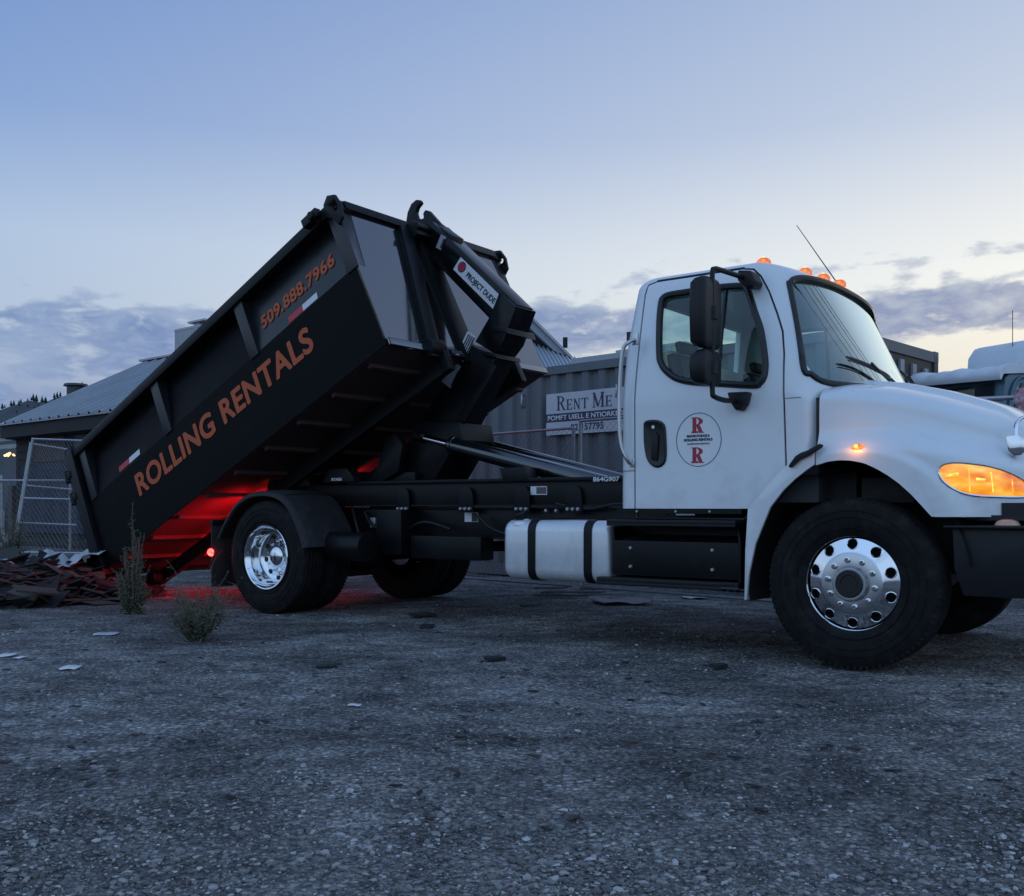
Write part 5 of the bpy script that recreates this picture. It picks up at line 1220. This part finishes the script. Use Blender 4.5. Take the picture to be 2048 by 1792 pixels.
# ---- debris heap at the dumpster tail
deb = [mat('charred_board', (.018,.0185,.020), .8, var=.6, vscale=8), mat('weathered_board', (.050,.045,.042), .8, var=.5, vscale=8, stretch=(1,6,1)), mat('asphalt_shingle', (.020,.021,.024), .9, var=.6, vscale=20, bump=.3, bscale=60), mat('brown_board', (.075,.056,.042), .8, var=.5, vscale=8)]
PC = Vector((-5.35,10.9,0))
def moundh(x, y): 
    d = math.hypot((x-PC.x)/1.35, (y-PC.y)/1.15); return .36*max(0, 1-d*d)**.8
b = MB(); nx = 40
P = [[Vector((PC.x-1.5+3*i/nx, PC.y-1.3+2.6*j/nx, max(.0, moundh(PC.x-1.5+3*i/nx, PC.y-1.3+2.6*j/nx)*.8+.03*math.sin(i*1.7)*math.sin(j*2.1))-.03)) for i in range(nx+1)] for j in range(nx+1)]
b.grid(P, deb[0])
for k in range(1200):
    a = random.random()*6.28; r = math.sqrt(random.random()); x, y = PC.x+1.45*r*math.cos(a), PC.y+1.25*r*math.sin(a); s = random.choice((random.uniform(.03,.12), random.uniform(.08,.26)))
    M = Matrix.Translation((x, y, moundh(x, y)*.9+random.uniform(0,.04))) @ Matrix.Rotation(random.random()*6.28, 4, 'Z') @ Matrix.Rotation(random.gauss(0,.35), 4, 'X') @ Matrix.Rotation(random.gauss(0,.3), 4, 'Y')
    q = [(-s,-s*.5),(s*random.uniform(.6,1),-s*random.uniform(.3,.7)),(s,s*.4),(-s*random.uniform(.2,.9),s*random.uniform(.3,.7))]; b.prismz(q, 0, random.uniform(.005,.02), random.choice(deb), M)
stuff(tag(b.build('rubble', smooth=0), 'heap of dark splintered rubble at the dumpster tail', 'rubble'))
def board(x, y, z, L, Wd, th, rz_, rx_, ry_, m, label, group, name='broken_board', cat='board'):
    b = MB(); j = lambda a: a*random.uniform(.8,1.05); q = [(-L/2,-Wd/2),(j(L/2),-j(Wd/2)),(j(L/2),j(Wd/2)),(-j(L/2),j(Wd/2))]
    q = [(-L/2,-Wd/2),(L*.2,-Wd*.52),(j(L/2),-j(Wd/2)),(j(L/2)*.93,j(Wd/2)*.2),(j(L/2),j(Wd/2)),(-L*.1,Wd*.48),(-j(L/2),j(Wd/2)),(-L*.46,0)]
    b.prismz(q, 0, th, m); o = b.build(name, smooth=0); o.location = (x, y, z); o.rotation_euler = (rx_, ry_, rz_); tag(o, label, cat, group); return o
for k in range(18):
    a = random.random()*6.28; r = math.sqrt(random.random())*.95; x, y = PC.x+1.35*r*math.cos(a), PC.y-.15+1.1*r*math.sin(a)
    board(x, y, moundh(x, y)+random.uniform(.0,.06), random.uniform(.2,.7), random.uniform(.04,.17), random.uniform(.012,.03), random.gauss(0,.7), random.gauss(0,.22), random.gauss(0,.18), random.choice(deb), 'splintered dark board lying in the debris heap', 'splintered boards in the debris heap')
for k, (px, Z, rz_, rx_) in enumerate(((25,9.9,.2,.1),(60,9.8,-.5,.5),(80,9.7,.7,.3),(15,10.1,-.3,.2))):
    p = at(px, 1085, Z); board(p.x, p.y, .10+.03*k, .42, .16, .02, rz_, rx_, .15, deb[3 if k < 3 else 1], ['pale brown board lying flat, leftmost but one on the heap front', 'pale brown board tilted up on its edge at the heap front', 'pale brown board pointing toward the conical weed from the heap front', 'grey weathered board at the photo edge on the heap front'][k], 'paler boards on the heap front')
sheet = mat('white_sheet', (.5,.51,.54), .6, var=.3, vscale=3, col2=(.3,.3,.33))
b = MB(); P = []
for j in range(14):
    v = j/13; P.append([Vector((-6.15+1.75*i/30, 10.7+.75*v+.10*math.sin(i*.5), .41+.05*math.sin(i*.7+j*.3)+.03*math.sin(i*1.9+j)-.04*(1-v)+.07*(i/30)**3)) for i in range(31) if True])
P = [[p+Vector((0, -.10*math.sin(i*.55)*(1-j/13), -.07*max(0, math.sin(i*.35+.5))*(1-j/13)**2)) for i, p in enumerate(r)] for j, r in enumerate(P)]
b.grid(P, sheet); o_ = b.build('crumpled_sheet', smooth=60); md = o_.modifiers.new('s', 'SOLIDIFY'); md.thickness = .008; tag(o_, 'crumpled white plastic sheet draped over the debris heap', 'sheet')

# ---- litter on the gravel
def gz(x, y): return gh(x, y)-.008
def scrap(px, py, wpx, hpx, m, label, group=None, name='paper_scrap', cat='scrap', curl=.004):
    Z = CH*2150/(py-1085); p = at(px, py, Z); w_ = wpx*Z/2150; d_ = hpx*Z/2150*Z/CH*.8; b = MB(); n = 8; P = []
    ph = random.random()*6
    for j in range(4): P.append([Vector((w_*(i/n-.5)*(1-.25*abs(j-1.5)/1.5), d_*(j/3-.5)+.15*w_*math.sin(i*.9+ph)*.3, .006+curl*abs(math.sin(i*.45+ph+j*.3)))) for i in range(n+1)])
    b.grid(P, m); o = b.build(name, smooth=60); md = o.modifiers.new('s', 'SOLIDIFY'); md.thickness = .003; o.location = (p.x, p.y, gz(p.x, p.y)); o.rotation_euler = (0, 0, random.uniform(-.3,.3)); tag(o, label, cat, group)
scrap(151,1437,42,11,whitev,'largest white paper scrap lying alone on the left gravel')
scrap(16,1404,34,9,whitev,'thin white scrap at the left photo edge')
scrap(760,1506,32,5,whitev,'slim white strip on the middle gravel before the truck')
scrap(228,1358,56,8,sheet,'greyish flat scrap left of the bushy weed')
scrap(1330,1295,130,14,mat('kraft_paper', (.26,.24,.23), .8),'long crumpled brown paper lying under the truck steps', name='crumpled_paper', cat='paper', curl=.03)
scrap(1490,1280,60,7,sheet,'pale rag on the ground before the front wheel', name='rag', cat='rag', curl=.02)
scrap(45,1410,18,6,whitev,'tiny white scrap beside the thin one at the photo edge')
scrap(915,1337,34,10,deb[0],'dark curled flake of board on gravel behind the rear wheel', name='bark_flake', cat='flake')
for k, (px, py, L, a) in enumerate(((1230,1272,.75,.05),(1200,1282,.6,-.08),(1290,1270,.5,.15),(1180,1270,.4,.1))):
    Z = CH*2150/(py-1085); p = at(px, py, Z); board(p.x, p.y, .012+.012*k, L, .07, .012, a-.1, .03, .0, deb[1], ['longest grey lath on the ground below the fuel tank', 'grey lath nearest the camera below the fuel tank', 'grey lath below the seam of tank and step box', 'shortest grey lath, nearest the rear wheels below the tank'][k], 'laths below the fuel tank', 'lath', 'lath')
for k, (px, py, L) in enumerate(((700,1431,.13),(1060,1412,.14),(905,1318,.25),(1540,1428,.12),(1140,1300,.25))):
    Z = CH*2150/(py-1085); p = at(px, py, Z); board(p.x, p.y, -.004, L, L*.5, .02, random.random(), .05, .03, deb[2], ['dark shingle fragment on open gravel, leftmost of the five', 'dark shingle fragment in front of the fuel tank, nearest to the camera', 'dark shingle fragment just behind the rear wheel toward the tank', 'dark shingle fragment on the gravel left of the front wheel', 'dark shingle fragment below the fuel tank corner'][k], 'shingle fragments on the gravel', 'shingle_fragment', 'shingle')
b = MB()
for k in range(520):
    Y = 3+9*random.random(); X = random.uniform(-.52,.52)*Y; s = random.uniform(.008,.035)
    M = Matrix.Translation((X, Y, gz(X, Y)+.004)) @ Matrix.Rotation(random.random()*6.28, 4, 'Z') @ Matrix.Rotation(random.gauss(0,.2), 4, 'X')
    b.prismz([(-s,-s*.2),(s*.7,-s*.3),(s,s*.15),(-s*.6,s*.3)], 0, .004, random.choice(deb), M)
stuff(tag(b.build('wood_chips', smooth=0), 'small dark wood chips strewn over the gravel', 'chips'))

# ---- weeds
leafm = mat('dusty_green_leaf', (.075,.095,.06), .75, var=.6, vscale=20, col2=(.14,.13,.09))
drym = mat('dry_stem', (.16,.12,.085), .8, var=.4, vscale=20)
def leafquad(b, p, d, L, wd, m):
    d = d.normalized(); s = d.cross(Vector((random.gauss(0,1), random.gauss(0,1), random.gauss(0,1)))).normalized()*wd
    b.add([p, p+d*L*.5+s, p+d*L, p+d*L*.5-s], [(0,1,2,3)], m)
def weed(name, label, loc, H, R, nst, conical, dry=0, lsz=.03, dens=26):
    root = thing(name, label, 'plant', loc, group=None); st = MB(); lf = MB()
    for k in range(nst):
        a = random.random()*6.28; f = random.random()
        h = H*(1 if k == 0 else random.uniform(.35,.85)*(1-.35*f if conical else 1)); lean = R*(.1 if k == 0 else random.uniform(.35,1.0))
        if conical: lean *= (1.05-h/H*.8)
        pts = [Vector((math.cos(a)*.02,math.sin(a)*.02,0))]; 
        for q in range(1, 8):
            t = q/7; pts.append(Vector((math.cos(a)*lean*t**.8+random.gauss(0,.006), math.sin(a)*lean*t**.8+random.gauss(0,.006), h*t)))
        st.tube(pts, [.004*(1-.7*i/7)*(1+H) for i in range(8)], drym, 4)
        isdry = random.random() < dry
        for q in range(dens if not isdry else dens//4):
            t = random.uniform(.03, 1.0); i = min(6, int(t*7)); p = pts[i].lerp(pts[i+1], t*7-i)
            d = Vector((random.gauss(0,1), random.gauss(0,1), random.gauss(.5,.6))).normalized(); L = lsz*random.uniform(.6,1.7)*(1.25-t*.8)
            br = p+d*L*random.uniform(.6,1.6); 
            for z in range(4): leafquad(lf, p.lerp(br, z/3), d+Vector((random.gauss(0,.6),random.gauss(0,.6),random.gauss(0,.5))), L, L*.16, leafm if not isdry else drym)
            if isdry: st.tube([p, br], .0015, drym, 3)
    st.build('stem', root, recalc=False); lf.build('foliage', root, smooth=0, recalc=False); return root
p = at(285,1320,9.0); weed('conical_weed', 'tall conical green weed before the dumpster corner, tip against the red glow', (p.x,p.y,0), 1.02, .21, 42, True, .2, .030, 32)
p = at(425,1370,7.4); weed('bushy_weed', 'low bushy weed with dry branching stems beside the rear wheel', (p.x,p.y,0), .46, .30, 60, False, .45, .028, 24)
# dry tall stems of the bushy weed
root = S.collection.objects[-3] if S.collection.objects[-3].type == 'EMPTY' else None
root = [o for o in S.objects if o.name.startswith('bushy_weed')][0]
b = MB()
for (ex, ey, eh) in ((-.19,.02,.52),(-.14,-.05,.44),(.12,.0,.60),(.20,.03,.48),(.27,-.02,.40),(.07,.05,.50),(-.22,.0,.38)):
    pts = [Vector((ex*t**1.3+random.gauss(0,.008), ey*t, eh*t)) for t in [i/8 for i in range(9)]]; b.tube(pts, [.004-.0003*i for i in range(9)], drym, 4)
    for q in range(12):
        i = random.randint(3, 8); d = Vector((random.gauss(0,1), random.gauss(0,1), random.uniform(.2,1))).normalized(); L = random.uniform(.03,.09); e_ = pts[i]+d*L; b.tube([pts[i], e_], [.002,.001], drym, 3)
        for z in range(3): leafquad(b, e_, Vector((random.gauss(0,1),random.gauss(0,1),random.gauss(0,1))), .012, .003, drym)
b.build('dry_stem', root, recalc=False)
for (px, py, Z, H, R, lab) in ((18,1190,13.8,1.15,.28,'tall dark weeds standing against the fence at the photo edge'),(170,1187,13.2,.35,.3,'low weed tuft between the fence and the dumpster gate')):
    p = at(px, 1085, Z); weed('fence_weed', lab, (p.x,p.y,0), H, R, 40, False, .2, .04, 26)

# ---- overhead cables ahead of the truck (out of the picture, mirrored in its windscreen)
cabm = mat('cable_black', (.01,.01,.01), .6)
for k, (u, z, lab) in enumerate(((2.6,8.4,'lowest'),(3.4,9.3,'second lowest'),(4.4,9.9,'middle'),(5.8,11.0,'second highest'),(7.8,12.4,'highest'))):
    def wp_(v, zz): return (2.012+u*.8018+v*.5976, 6.0-u*.5976+v*.8018, zz)
    b = MB(); b.tube([wp_(v, z-1.1*math.sin(math.pi*((v+30)%40)/40)) for v in range(-30, 131, 4)], .035+.006*(k%2), cabm, 6); tag(b.build('overhead_cable'), lab+' black overhead cable crossing the sky ahead of the truck, mirrored in its windscreen', 'cable', 'overhead cables mirrored in the windscreen')
